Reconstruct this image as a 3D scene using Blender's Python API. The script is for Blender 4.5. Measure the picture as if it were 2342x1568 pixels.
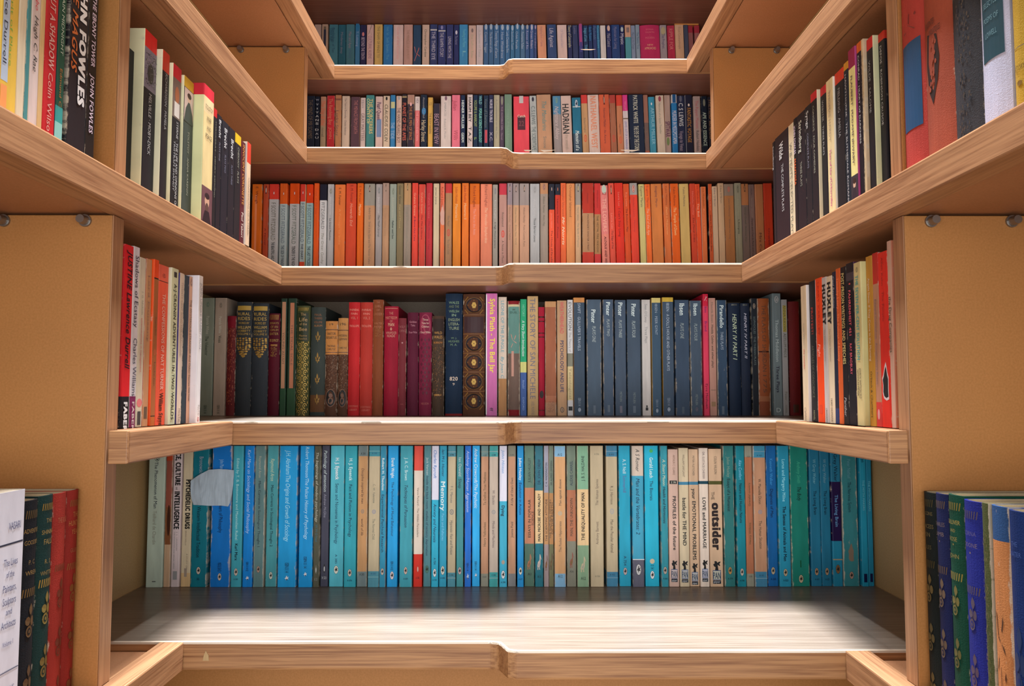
import bpy, bmesh, math, random
from mathutils import Vector, Matrix
random.seed(7)
for o in list(bpy.data.objects): bpy.data.objects.remove(o)
SC = bpy.context.scene
COL = SC.collection
# ------------------------------------------------------------------ camera, light, exposure
F = 1850.0                                   # focal length in pixels of the 2342 x 1568 frame
PITCH = math.atan((905-784)/F); YAW = math.atan((1171-1164)/F)
cam = bpy.data.cameras.new('camera'); cam.sensor_width = 36; cam.lens = 36*F/2342; cam.clip_start = .01
camo = bpy.data.objects.new('camera', cam); COL.objects.link(camo)
camo.rotation_euler = (math.pi/2+PITCH, 0, -YAW); SC.camera = camo
wd = bpy.data.worlds.new('room_light'); SC.world = wd; wd.use_nodes = True
bg = wd.node_tree.nodes['Background']; bg.inputs[0].default_value = (1, .95, .88, 1); bg.inputs[1].default_value = .14
def area(name, loc, rot, sx, sy, power, col):
    l = bpy.data.lights.new(name, 'AREA'); l.shape = 'RECTANGLE'; l.size = sx; l.size_y = sy; l.energy = power; l.color = col
    o = bpy.data.objects.new(name, l); COL.objects.link(o); o.location = loc; o.rotation_euler = rot; return o
area('skylight', (0, 1.45, 3.1), (0, 0, 0), .85, .85, 820, (.86, .92, 1.0))
area('front_fill', (0, -1.5, -.05), (math.radians(90), 0, 0), 4.0, 1.5, 92, (.95, .975, 1.0))  # unseen fill lamp added behind the camera to brighten spines and fronts
SC.view_settings.view_transform = 'Standard'; SC.view_settings.look = 'None'
SC.view_settings.gamma = 1; SC.view_settings.use_curve_mapping = False; SC.view_settings.exposure = -0.2
# ------------------------------------------------------------------ measuring: a pixel's ray and where it meets a plane
_cp, _sp, _cy, _sy = math.cos(PITCH), math.sin(PITCH), math.cos(YAW), math.sin(YAW)
FW = Vector((_sy*_cp, _cy*_cp, _sp)); RT = Vector((_cy, -_sy, 0)); UP = RT.cross(FW)
def ray(px, py): return FW + RT*((px-1171)/F) + UP*((784-py)/F)
def atD(px, py, D): d = ray(px, py); return d*(D/d.y)
def atX(px, py, X): d = ray(px, py); return d*(X/d.x)
# ------------------------------------------------------------------ the stair: treads
A = .34; RISE = .2254; THK = .0293; SIDE = .498; RAIL = .025
def treadz(i): return -.2565+RISE*(i-1)
def treadD(i):
    m = .851+.1685*(i-1) if i < 6 else 1.60; h = .0155
    return (m+h, m-h) if i % 2 else (m-h, m+h)          # depth of the left and the right half: they alternate
def rowD(i): return .851+.1685*(i-1)+.2575
# ------------------------------------------------------------------ materials
def lin(c): return c/12.92 if c <= .04045 else ((c+.055)/1.055)**2.4
def hexc(s):
    if len(s) == 3: s = ''.join(ch*2 for ch in s)
    return tuple(lin(int(s[i:i+2], 16)/255) for i in (0, 2, 4))
MATS = {}
def nodes(name):
    m = bpy.data.materials.new(name); m.use_nodes = True; MATS[name] = m
    nt = m.node_tree; b = nt.nodes['Principled BSDF']; return m, nt, b
def N(nt, t, **kw):
    n = nt.nodes.new(t)
    for k, v in kw.items():
        if k.startswith('i_'): n.inputs[k[2:].replace('_', ' ')].default_value = v
        else: setattr(n, k, v)
    return n
def wood(name, axis, light, dark, rough=.42, spec=.4, fine=1.0):
    m, nt, b = nodes(name); L = nt.links.new
    tc = N(nt, 'ShaderNodeTexCoord'); oi = N(nt, 'ShaderNodeObjectInfo')
    sc = {'x': (3.2, 135, 135), 'y': (135, 3.2, 135), 'z': (135, 135, 3.2)}[axis]
    off = N(nt, 'ShaderNodeVectorMath', operation='SCALE'); off.inputs[0].default_value = (7, 3, 5); L(oi.outputs['Random'], off.inputs['Scale'])
    ad = N(nt, 'ShaderNodeVectorMath', operation='ADD'); L(tc.outputs['Object'], ad.inputs[0]); L(off.outputs[0], ad.inputs[1])
    mp = N(nt, 'ShaderNodeMapping'); mp.inputs['Scale'].default_value = sc; L(ad.outputs[0], mp.inputs['Vector'])
    n1 = N(nt, 'ShaderNodeTexNoise'); n1.inputs['Scale'].default_value = 2.2; n1.inputs['Detail'].default_value = 6; n1.inputs['Distortion'].default_value = .6; L(mp.outputs[0], n1.inputs['Vector'])
    mp2 = N(nt, 'ShaderNodeMapping'); mp2.inputs['Scale'].default_value = tuple(v*2.6 for v in sc); L(ad.outputs[0], mp2.inputs['Vector'])
    n2 = N(nt, 'ShaderNodeTexNoise'); n2.inputs['Scale'].default_value = 2; n2.inputs['Detail'].default_value = 4; L(mp2.outputs[0], n2.inputs['Vector'])
    mx = N(nt, 'ShaderNodeMix', data_type='FLOAT'); mx.inputs[0].default_value = .35; L(n1.outputs[0], mx.inputs[2]); L(n2.outputs[0], mx.inputs[3])
    cr = N(nt, 'ShaderNodeValToRGB'); L(mx.outputs[0], cr.inputs[0])
    e = cr.color_ramp.elements; e[0].position = .36; e[0].color = (*dark, 1); e[1].position = .58; e[1].color = (*light, 1)
    L(cr.outputs[0], b.inputs['Base Color']); b.inputs['Roughness'].default_value = rough; b.inputs['Specular IOR Level'].default_value = spec
    bp = N(nt, 'ShaderNodeBump'); bp.inputs['Strength'].default_value = .12; bp.inputs['Distance'].default_value = .0006; L(mx.outputs[0], bp.inputs['Height']); L(bp.outputs[0], b.inputs['Normal'])
    return m
OAK = dict(light=(.47, .235, .098), dark=(.24, .098, .038))
wood('oak_along_width', 'x', **OAK); wood('oak_along_depth', 'y', (.41, .205, .095), (.235, .102, .044)); wood('oak_upright', 'z', (.41, .205, .095), (.25, .11, .048))
wood('shaded_red_oak', 'x', (.25, .105, .07), (.17, .066, .042))  # tread undersides: redder oak, darkened to carry their shade
wood('lit_chipped_arris', 'x', (.66, .54, .42), (.5, .38, .27))  # tread arrises paled to paint the skylight's glare; also the wood chips
wood('grey_oak_top', 'x', (.25, .195, .15), (.155, .112, .08), rough=.3, spec=.3)  # greyer oak for the tread tops
wood('floor_oak', 'y', (.45, .28, .15), (.3, .17, .08))
def mdf(name, c):
    m, nt, b = nodes(name); L = nt.links.new
    tc = N(nt, 'ShaderNodeTexCoord')
    n = N(nt, 'ShaderNodeTexNoise'); n.inputs['Scale'].default_value = 520; n.inputs['Detail'].default_value = 3; L(tc.outputs['Object'], n.inputs['Vector'])
    n2 = N(nt, 'ShaderNodeTexNoise'); n2.inputs['Scale'].default_value = 9; L(tc.outputs['Object'], n2.inputs['Vector'])
    cr = N(nt, 'ShaderNodeValToRGB'); e = cr.color_ramp.elements
    e[0].position = .3; e[0].color = (c[0]*.9, c[1]*.89, c[2]*.85, 1); e[1].position = .75; e[1].color = (min(1, c[0]*1.07), c[1]*1.08, c[2]*1.15, 1); L(n.outputs[0], cr.inputs[0])
    hs = N(nt, 'ShaderNodeHueSaturation'); L(cr.outputs[0], hs.inputs['Color'])
    mr = N(nt, 'ShaderNodeMapRange'); mr.inputs['To Min'].default_value = .88; mr.inputs['To Max'].default_value = 1.1; L(n2.outputs[0], mr.inputs['Value']); L(mr.outputs[0], hs.inputs['Value'])
    L(hs.outputs[0], b.inputs['Base Color']); b.inputs['Roughness'].default_value = .5; b.inputs['Specular IOR Level'].default_value = .35
    return m
mdf('honey_mdf', (.43, .187, .052)); mdf('red_brown_board', (.40, .18, .08)); mdf('pale_mdf', (.50, .32, .14)); mdf('shaded_back_board', (.20, .145, .095))
def cover(name, rough, spec, bump, bscale):
    m, nt, b = nodes(name); L = nt.links.new
    at = N(nt, 'ShaderNodeAttribute', attribute_name='tint'); uv = N(nt, 'ShaderNodeUVMap', uv_map='spine'); oi = N(nt, 'ShaderNodeObjectInfo')
    sx = N(nt, 'ShaderNodeSeparateXYZ'); L(uv.outputs[0], sx.inputs[0])
    ml = N(nt, 'ShaderNodeMath', operation='MULTIPLY'); ml.inputs[1].default_value = 37; L(oi.outputs['Random'], ml.inputs[0])
    cb = N(nt, 'ShaderNodeCombineXYZ'); L(sx.outputs[0], cb.inputs[0]); L(sx.outputs[1], cb.inputs[1]); L(ml.outputs[0], cb.inputs[2])
    # broad fading and grime
    mp = N(nt, 'ShaderNodeMapping'); mp.inputs['Scale'].default_value = (1.6, 14, 1); L(cb.outputs[0], mp.inputs[0])
    n1 = N(nt, 'ShaderNodeTexNoise'); n1.inputs['Scale'].default_value = 1.3; n1.inputs['Detail'].default_value = 4; L(mp.outputs[0], n1.inputs['Vector'])
    hs = N(nt, 'ShaderNodeHueSaturation'); L(at.outputs['Color'], hs.inputs['Color'])
    mr = N(nt, 'ShaderNodeMapRange'); mr.inputs['From Min'].default_value = .25; mr.inputs['From Max'].default_value = .75; mr.inputs['To Min'].default_value = .86; mr.inputs['To Max'].default_value = 1.13; L(n1.outputs[0], mr.inputs['Value']); L(mr.outputs[0], hs.inputs['Value'])
    # scuffed edges: u near 0 or 1 on the spine
    ab = N(nt, 'ShaderNodeMath', operation='SUBTRACT'); ab.inputs[1].default_value = .5; L(sx.outputs[0], ab.inputs[0])
    ab2 = N(nt, 'ShaderNodeMath', operation='ABSOLUTE'); L(ab.outputs[0], ab2.inputs[0])
    ed = N(nt, 'ShaderNodeMapRange'); ed.inputs['From Min'].default_value = .36; ed.inputs['From Max'].default_value = .5; ed.inputs['To Min'].default_value = 0; ed.inputs['To Max'].default_value = .34; L(ab2.outputs[0], ed.inputs['Value'])
    mp2 = N(nt, 'ShaderNodeMapping'); mp2.inputs['Scale'].default_value = (6, 75, 1); L(cb.outputs[0], mp2.inputs[0])
    n2 = N(nt, 'ShaderNodeTexNoise'); n2.inputs['Scale'].default_value = 1; n2.inputs['Detail'].default_value = 5; n2.inputs['Roughness'].default_value = .7; L(mp2.outputs[0], n2.inputs['Vector'])
    sm = N(nt, 'ShaderNodeMath', operation='ADD'); L(ed.outputs[0], sm.inputs[0]); L(n2.outputs[0], sm.inputs[1])
    wr = N(nt, 'ShaderNodeMath', operation='MULTIPLY_ADD'); wr.inputs[1].default_value = .3; wr.inputs[2].default_value = -.15; L(at.outputs['Alpha'], wr.inputs[0])
    s2 = N(nt, 'ShaderNodeMath', operation='ADD'); L(sm.outputs[0], s2.inputs[0]); L(wr.outputs[0], s2.inputs[1])
    st = N(nt, 'ShaderNodeMapRange'); st.inputs['From Min'].default_value = .80; st.inputs['From Max'].default_value = .92; st.inputs['To Max'].default_value = .72; L(s2.outputs[0], st.inputs['Value'])
    mx = N(nt, 'ShaderNodeMix', data_type='RGBA'); L(st.outputs[0], mx.inputs[0]); L(hs.outputs[0], mx.inputs[6]); mx.inputs[7].default_value = (.62, .52, .4, 1)
    L(mx.outputs[2], b.inputs['Base Color']); b.inputs['Roughness'].default_value = rough; b.inputs['Specular IOR Level'].default_value = spec
    tc = N(nt, 'ShaderNodeTexCoord'); n3 = N(nt, 'ShaderNodeTexNoise'); n3.inputs['Scale'].default_value = bscale; n3.inputs['Detail'].default_value = 3; L(tc.outputs['Object'], n3.inputs['Vector'])
    bp = N(nt, 'ShaderNodeBump'); bp.inputs['Strength'].default_value = bump; bp.inputs['Distance'].default_value = .0008; L(n3.outputs[0], bp.inputs['Height']); L(bp.outputs[0], b.inputs['Normal'])
cover('paper_cover', .5, .22, .10, 90); cover('cloth_cover', .65, .18, .35, 900)
def plain(name, attr=None, col=(.8, .8, .8), rough=.6, spec=.3, metal=0):
    m, nt, b = nodes(name)
    tc = N(nt, 'ShaderNodeTexCoord'); n = N(nt, 'ShaderNodeTexNoise'); n.inputs['Scale'].default_value = 60; nt.links.new(tc.outputs['Object'], n.inputs['Vector'])
    hs = N(nt, 'ShaderNodeHueSaturation'); mr = N(nt, 'ShaderNodeMapRange'); mr.inputs['To Min'].default_value = .85; mr.inputs['To Max'].default_value = 1.12
    nt.links.new(n.outputs[0], mr.inputs['Value']); nt.links.new(mr.outputs[0], hs.inputs['Value'])
    if attr:
        a = N(nt, 'ShaderNodeAttribute', attribute_name=attr); nt.links.new(a.outputs['Color'], hs.inputs['Color'])
    else: hs.inputs['Color'].default_value = (*col, 1)
    nt.links.new(hs.outputs[0], b.inputs['Base Color'])
    b.inputs['Roughness'].default_value = rough; b.inputs['Specular IOR Level'].default_value = spec; b.inputs['Metallic'].default_value = metal
plain('ink', 'tint', rough=.5); plain('gilt', 'tint', rough=.5, metal=.35)
plain('steel', None, (.32, .30, .28), .32, .5, .9); plain('scrap_paper', None, hexc('b4c4d0'), .8)
plain('white_plaster', None, (.75, .73, .7), .8)
m, nt, b = nodes('page_edges'); tc = N(nt, 'ShaderNodeTexCoord'); oi = N(nt, 'ShaderNodeObjectInfo')
mp = N(nt, 'ShaderNodeMapping'); mp.inputs['Scale'].default_value = (2600, 8, 8); nt.links.new(tc.outputs['Object'], mp.inputs[0])
n = N(nt, 'ShaderNodeTexNoise'); nt.links.new(mp.outputs[0], n.inputs['Vector']); cr = N(nt, 'ShaderNodeValToRGB'); nt.links.new(n.outputs[0], cr.inputs[0])
cr.color_ramp.elements[0].color = (.42, .33, .22, 1); cr.color_ramp.elements[1].color = (.75, .66, .5, 1)
nt.links.new(cr.outputs[0], b.inputs['Base Color']); b.inputs['Roughness'].default_value = .85
# ------------------------------------------------------------------ object helpers
def mesh_obj(name, verts, faces, mat, parent=None, cols=None, uvs=None, smooth=False):
    me = bpy.data.meshes.new(name); me.from_pydata(verts, [], faces); me.materials.append(MATS[mat])
    if cols is not None:
        ca = me.color_attributes.new('tint', 'FLOAT_COLOR', 'CORNER'); fl = []
        for f, c in zip(faces, cols): fl.extend(list(c)*len(f))
        ca.data.foreach_set('color', fl)
    if uvs is not None:
        ul = me.uv_layers.new(name='spine'); fl = []
        for f in faces:
            for v in f: fl.extend(uvs[v])
        ul.data.foreach_set('uv', fl)
    if smooth: me.polygons.foreach_set('use_smooth', [True]*len(me.polygons))
    o = bpy.data.objects.new(name, me); COL.objects.link(o)
    if parent: o.parent = parent
    return o
def empty(name, loc, rotz=0, leany=0):
    o = bpy.data.objects.new(name, None); COL.objects.link(o); o.empty_display_size = .02
    o.location = loc
    o.rotation_euler = (Matrix.Rotation(rotz, 3, 'Z') @ Matrix.Rotation(leany, 3, 'Y')).to_euler()
    return o
def tag(o, label, cat=None, group=None, kind=None):
    if label: o['label'] = label
    if cat: o['category'] = cat
    if group: o['group'] = group
    if kind: o['kind'] = kind
    return o
def prism(name, poly, z0, z1, mat, parent=None, bevel=.0012, chips=0, axis='z'):
    """an extruded outline with bevelled arrises; chips nibbles the upper arris"""
    bm = bmesh.new(); vs = [bm.verts.new((x, y, z0)) for x, y in poly]; f = bm.faces.new(vs)
    r = bmesh.ops.extrude_face_region(bm, geom=[f])
    for v in r['geom']:
        if isinstance(v, bmesh.types.BMVert): v.co.z = z1
    bmesh.ops.recalc_face_normals(bm, faces=bm.faces)
    if bevel: bmesh.ops.bevel(bm, geom=list(bm.edges), offset=bevel, segments=2, affect='EDGES', profile=.6, clamp_overlap=True)
    me = bpy.data.meshes.new(name); bm.to_mesh(me); bm.free(); me.materials.append(MATS[mat])
    o = bpy.data.objects.new(name, me); COL.objects.link(o)
    if parent: o.parent = parent
    return o
def boxm(name, x0, x1, y0, y1, z0, z1, mat, parent=None, bevel=.001):
    x0, x1 = min(x0, x1), max(x0, x1)
    return prism(name, [(x0, y0), (x1, y0), (x1, y1), (x0, y1)], z0, z1, mat, parent, bevel)
# ------------------------------------------------------------------ the setting
WALL0, WALL1 = .18, 2.25
tag(boxm('wall_left', -SIDE-.02, -SIDE, WALL0, WALL1, -1.3, 1.45, 'pale_mdf'), 'pale board lining behind the left side shelves', kind='structure')
tag(boxm('wall_right', SIDE, SIDE+.02, WALL0, WALL1, -1.3, 1.45, 'pale_mdf'), 'pale board lining behind the right side shelves', kind='structure')
tag(boxm('floor', -SIDE, SIDE, WALL0, 1.0, -1.32, -1.30, 'floor_oak'), 'oak floor at the foot of the stair', kind='structure')
# ------------------------------------------------------------------ stair treads that double as shelves
NAMES = ['', 'lowest', 'second lowest', 'middle', 'second highest', 'topmost', 'uppermost overhanging']
for i in range(1, 7):
    z = treadz(i); dl, dr = treadD(i); back = rowD(i)+.16
    t = empty('stair_shelf', (0, dl, z)); inv = Vector((0, dl, z))
    lab = {1: 'oak stair tread with bare sunlit top below the blue paperbacks',
           2: 'oak stair tread at eye height above the blue paperbacks',
           3: 'oak stair tread carrying the row of orange paperbacks',
           4: 'oak stair tread second from the top, mixed paperbacks on it',
           5: 'topmost oak stair tread with a whole front edge in view',
           6: 'dark underside of the oak stair tread above the topmost books'}[i]
    tag(t, lab, 'stair tread', 'oak stair treads')
    nl, nr = (-.021, -.002) if i % 2 else (-.006, .012)
    if i % 2: nl, nr = -.0135, .002
    else: nl, nr = -.008, .010
    fr = [(-SIDE, dl), (nl-.006, dl)]
    for k in range(1, 5):                                # softly rounded step between the two half treads
        u = k/5; s = u*u*(3-2*u); fr.append((nl+(nr-nl)*u, dl+(dr-dl)*s))
    fr += [(nr+.006, dr), (SIDE, dr)]
    poly = [(x, y-dl) for x, y in fr+[(SIDE, back), (-SIDE, back)]]
    tb = prism('tread_board', poly, -THK, 0, 'oak_along_width', t, .0026)
    tb.data.materials.append(MATS['grey_oak_top'])
    tb.data.materials.append(MATS['lit_chipped_arris']); tb.data.materials.append(MATS['shaded_red_oak'])
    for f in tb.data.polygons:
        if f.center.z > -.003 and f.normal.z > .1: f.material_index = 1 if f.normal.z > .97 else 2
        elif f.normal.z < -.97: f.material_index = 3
    # oak rails that run out along the sides, and the side shelves behind them
    for s, d in ((-1, dl), (1, dr)):
        end = .730 if i == 2 else .2
        o = boxm('side_rail', s*A, s*(A+(RAIL if i != 2 else .0168)), end-dl, d-dl-.0006, -THK, 0, 'oak_along_depth', t, .0015)
        if i == 2: boxm('rail_end', s*A, s*(A+.0168), .7262-dl, .7296-dl, -THK, 0, 'oak_along_width', t, .0008)
        top = -.010 if i == 1 else -.0006
        boxm('side_shelf', s*(A+RAIL+.0020), s*(SIDE-.0005), (end if i != 2 else .7502)-dl, d-dl-.0006, -THK+.0018, top, 'red_brown_board', t, .0006)
    # board closing the back of the books' recess, its shade darkened into the colour
    boxm('back_panel', -SIDE+.0005, SIDE-.0005, rowD(i)+.135-dl, rowD(i)+.141-dl, .0005, RISE-THK-.0005, 'shaded_back_board', t, .0004)
# splinters and chips broken out of the front arrises, as pixel outlines on the front faces
wood('pale_oak', 'z', (.58, .40, .20), (.5, .33, .15))
def chip(i, right, pts, mat='lit_chipped_arris'):
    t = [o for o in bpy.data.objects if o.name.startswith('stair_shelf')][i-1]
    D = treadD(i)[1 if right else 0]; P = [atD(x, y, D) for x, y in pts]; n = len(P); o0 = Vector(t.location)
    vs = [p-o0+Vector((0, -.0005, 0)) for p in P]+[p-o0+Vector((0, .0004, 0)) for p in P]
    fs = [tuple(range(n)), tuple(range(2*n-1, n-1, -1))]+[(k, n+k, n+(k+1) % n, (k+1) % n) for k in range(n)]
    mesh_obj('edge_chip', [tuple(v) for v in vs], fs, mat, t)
chip(1, 0, [(464, 1510), (466, 1499), (471, 1487), (477, 1498), (478, 1510)], 'pale_oak')
chip(2, 0, [(826, 963.2), (868, 963), (872, 965), (852, 966.5), (842, 965.6), (834, 968), (829, 966)])
chip(2, 0, [(560, 963.2), (590, 963.2), (578, 965.2)])
chip(2, 1, [(1480, 963.6), (1530, 963.6), (1512, 965.4), (1496, 964.8)])
chip(4, 1, [(1198, 342.8), (1216, 342.8), (1212, 345.6), (1201, 345.2)])
chip(4, 1, [(1236, 342.8), (1270, 342.8), (1258, 345), (1244, 346.8)])
chip(4, 1, [(1420, 342.8), (1462, 342.8), (1446, 346.4), (1434, 345)])
chip(5, 1, [(1328, 112.4), (1362, 112.4), (1352, 114.6), (1336, 114.2)])
chip(3, 0, [(900, 608), (930, 608), (918, 610)])
# riser below the lowest tread
tag(boxm('riser_panel', -SIDE+.0005, SIDE-.0005, .985, .995, -1.29, treadz(1)-THK-.0005, 'honey_mdf', None, .0006), 'plain honey board under the lowest oak tread', 'panel')
# upright posts between the side bays
def post(s, D0, D1, z0, z1, label, pins):
    t = empty('upright_post', (s*.3617, D0, z0)); tag(t, label, 'post', 'upright shelf posts')
    pb = boxm('post_board', 0, s*(SIDE-.3617-.0006)-s*0+s*.0045 - s*.0045, 0, D1-D0, 0, z1-z0, 'honey_mdf', t, .0006)
    boxm('oak_edge', -s*.0014, -s*.0002, 0, D1-D0, 0, z1-z0, 'oak_upright', pb, .0004)
    for px in pins:
        bm = bmesh.new(); bmesh.ops.create_cone(bm, cap_ends=True, segments=16, radius1=.0046, radius2=.0038, depth=.010, matrix=Matrix.Translation((s*(px-.3617), -.0052, z1-z0-.0052)) @ Matrix.Rotation(math.pi/2, 4, 'X'))
        bmesh.ops.create_cone(bm, cap_ends=True, segments=16, radius1=.0058, radius2=.0056, depth=.0018, matrix=Matrix.Translation((s*(px-.3617), -.001, z1-z0-.0052)) @ Matrix.Rotation(math.pi/2, 4, 'X'))
        me = bpy.data.meshes.new('shelf_pin'); bm.to_mesh(me); bm.free(); me.materials.append(MATS['steel'])
        o = bpy.data.objects.new('shelf_pin', me); COL.objects.link(o); o.parent = t; o['label'] = 'small round steel shelf pin'
for s, side in ((-1, 'left'), (1, 'right')):
    post(s, .730, .7495, -1.295, treadz(1)-THK-.0005, 'honey board post at the %s, foot below the lowest tread' % side, ())
    post(s, .730, .7495, treadz(1)+.0005, treadz(3)-THK-.0005, 'wide honey board post at the lower %s, steel pins at its head' % side, (.386, .460))
    post(s, .730, .7495, treadz(3)+.0005, treadz(4)-THK-.0005, 'honey post between the two bays of the upper %s side shelf' % side, ())
    post(s, 1.395, 1.4145, treadz(4)+.0005, treadz(5)-THK-.0005, 'honey board post at the upper %s beside the second highest row' % side, (.394, .474))
# ------------------------------------------------------------------ lettering (built-in font, flat print on the spines)
TEXTS = {}                                    # (string, bold, italic) -> (verts, faces) normalised to its own box
def want(s, bold, ital, res):
    TEXTS.setdefault((s, bold, ital), res)
def build_texts():
    obs = {}
    for key, res in TEXTS.items():
        s, bold, ital = key
        cu = bpy.data.curves.new('t', 'FONT'); cu.body = s; cu.resolution_u = res; cu.fill_mode = 'FRONT'
        cu.space_character = 1.16 if bold == 2 else (1.05 if bold else 1); cu.shear = .22 if ital else 0
        o = bpy.data.objects.new('t', cu); COL.objects.link(o); obs[key] = o
    dg = bpy.context.evaluated_depsgraph_get()
    for key, o in obs.items():
        bold = key[1]; me = o.evaluated_get(dg).to_mesh()
        vs = [(v.co.x, v.co.y, 0) for v in me.vertices]; fs = [tuple(p.vertices) for p in me.polygons]
        if bold and vs:                                   # heavier strokes: the outline laid over itself with small shifts
            n0, v0, f0 = len(vs), list(vs), list(fs)
            for q, (dx, dy) in enumerate(((.02, 0), (.04, .0), (.02, .02), (.04, .02)) if bold == 1 else [(.03*a, .055*b) for a in range(5) for b in range(2) if a or b]):
                vs += [(x+dx, y+dy, q+1) for x, y, _ in v0]; fs += [tuple(i+n0*(q+1) for i in f) for f in f0]
        if not vs: vs, fs = [(0, 0, 0), (1, 0, 0), (0, 1, 0)], [(0, 1, 2)]
        x0 = min(v[0] for v in vs); x1 = max(v[0] for v in vs)
        TEXTS[key] = ([(v[0]-x0, v[1], v[2]*.00002) for v in vs], fs, max(x1-x0, .01))
        o.evaluated_get(dg).to_mesh_clear()
    for o in obs.values():
        cu = o.data; bpy.data.objects.remove(o); bpy.data.curves.remove(cu)
# ------------------------------------------------------------------ printed marks as polygons in spine space (x across, z up), unit sized
def ell(cx, cz, rx, rz, n=16, a0=0): return [(cx+rx*math.cos(2*math.pi*k/n+a0), cz+rz*math.sin(2*math.pi*k/n+a0)) for k in range(n)]
def rect(x0, x1, z0, z1): return [(x0, z0), (x1, z0), (x1, z1), (x0, z1)]
BIRD = [(-.28, -.05), (-.10, .12), (-.02, .34), (.08, .30), (.05, .12), (.32, .22), (.18, .02), (.30, -.12), (.06, -.10), (-.06, -.30), (-.10, -.08)]
PENG = [(-.05, .5), (.12, .46), (.26, .40), (.12, .36), (.20, .18), (.30, -.10), (.24, -.14), (.20, -.34), (.26, -.5), (-.02, -.46), (-.22, -.5), (-.14, -.38), (-.22, -.14), (-.28, .04), (-.16, .2), (-.12, .38)]
PELI = [(.10, .50), (.20, .48), (.40, .18), (.36, .14), (.20, .32), (.24, .10), (.22, -.12), (.10, -.30), (.12, -.46), (.2, -.5), (-.02, -.48), (.0, -.32), (-.16, -.34), (-.2, -.48), (-.12, -.5), (-.34, -.5), (-.28, -.34), (-.36, -.26), (-.22, .0), (.06, .12), (.08, .3)]
PANF = [(-.30, .44), (-.12, .50), (.02, .44), (.06, .30), (.20, .38), (.46, .46), (.42, .28), (.30, .20), (.44, .02), (.34, -.04), (.10, .10), (.16, -.20), (.20, -.5), (-.22, -.5), (-.16, -.16), (-.34, -.06), (-.44, .14), (-.24, .26)]
LEAF = [(0, .5), (.22, .22), (.30, -.1), (.12, -.42), (0, -.5), (-.16, -.36), (-.28, -.05), (-.2, .25)]
def mark(kind, col, col2):
    c, k = col, col2
    if kind == 'pel': return [(ell(0, 0, .40, .54), hexc('222')), (ell(0, 0, .36, .50), c), ([(x*1.0, z*1.1) for x, z in BIRD], k)]
    if kind == 'pen': return [(ell(0, 0, .40, .54), k), (ell(0, 0, .34, .48), c), ([(x*.75, z*.75) for x, z in PENG], k), (ell(.02, -.05, .10, .20), c)]
    if kind == 'peng': return [(PENG, k), (ell(.03, -.06, .15, .30), c)]
    if kind == 'ring': return [(ell(0, 0, .42, .5), c), (ell(0, 0, .26, .34), k), ([(x*.4, z*.5) for x, z in PENG], c)]
    if kind == 'stand': return [(PELI, c), ([(x*.5-.02, z*.42-.1) for x, z in PELI], k)]
    if kind == 'fly': return [([(x*1.5, z*1.3) for x, z in BIRD], c), ([(x*.6+.05, z*.6-.25) for x, z in BIRD], k)]
    if kind == 'pan': return [([(x, z*.62+.62) for x, z in PANF], hexc('111')), (rect(-.5, .5, -.32, .32), hexc('358')), (rect(-.44, .44, -.28, .28), c), (rect(-.5, .5, -.56, -.34), hexc('123'))]
    if kind == 'box': return [(rect(-.5, .5, -.5, .5), c)]
    if kind == 'oval': return [(ell(0, 0, .5, .5, 20), c)]
    if kind == 'dot': return [(ell(0, 0, .5, .5, 14), c)]
    if kind == 'star': return [([((.5 if q % 2 == 0 else .22)*math.cos(math.pi*q/5+math.pi/2), (.5 if q % 2 == 0 else .22)*math.sin(math.pi*q/5+math.pi/2)) for q in range(10)], c)]
    if kind == 'shield':                                  # a hanging posy of gilt flowers
        out = []
        rnd = random.Random(3)
        for r_ in range(9):
            zz = .46-r_*.115; half = .44*(1-max(0, r_-4)/5.2)
            for q in range(5):
                xx = -half+2*half*q/4
                if abs(xx) > half+.01: continue
                out.append((ell(xx+rnd.uniform(-.03, .03), zz+rnd.uniform(-.02, .02), .085, .05, 7), c if (q+r_) % 3 else k))
        out.append(([(-.1, -.42), (.1, -.42), (0, -.56)], c)); return out
    if kind == 'fleur':
        out = [([(x*.42, z*.62+.18) for x, z in LEAF], c)]
        for s in (-1, 1):
            out.append(([(s*(.22+x*.34+z*.16), z*.34-.06+x*.1*s) for x, z in LEAF], c)); out.append((ell(s*.16, -.26, .10, .08, 8), c))
        out += [([(x*.2, z*.34-.36) for x, z in LEAF], c), (ell(0, -.04, .09, .06, 8), k)]; return out
    if kind == 'medal':                                   # tooled frame, dark oval, gilt flower, corner sprays
        out = [(ell(0, 0, .44, .42, 22), k), (ell(0, 0, .40, .38, 22), hexc('1c1018'))]
        for q in range(6): out.append((ell(.07*math.cos(q*1.05), .1*math.sin(q*1.05), .055, .08, 7), hexc('b8944c')))
        for sx in (-1, 1):
            for sz in (-1, 1):
                for q in range(4): out.append((ell(sx*(.44-.07*q*.6), sz*(.26+.055*q), .035, .03, 6), c))
            out.append((ell(sx*.30, 0, .02, .025, 6), c))
        out.append((ell(0, .26, .02, .025, 6), c)); out.append((ell(0, -.26, .02, .025, 6), c)); return out
    if kind == 'scroll':                                  # tall gilt arabesque
        out = []
        for q in range(11):
            zz = .46-q*.092
            for s in (-1, 1):
                pts = [(s*(.24+.17*math.cos(a)), zz+.040*math.sin(a)) for a in [w*.5 for w in range(11)]]
                pin = [(s*(.24+.11*math.cos(a)), zz+.026*math.sin(a)) for a in [w*.5 for w in range(11)]]
                for w in range(10): out.append(([pts[w], pts[w+1], pin[w+1], pin[w]], c))
                out.append((ell(s*.24, zz, .05, .014, 6), c)); out.append((ell(s*.06, zz+.046, .05, .016, 6), c)); out.append((ell(s*.43, zz+.046, .03, .02, 6), c))
        out.append((rect(-.012, .012, -.5, .5), c)); return out
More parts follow.
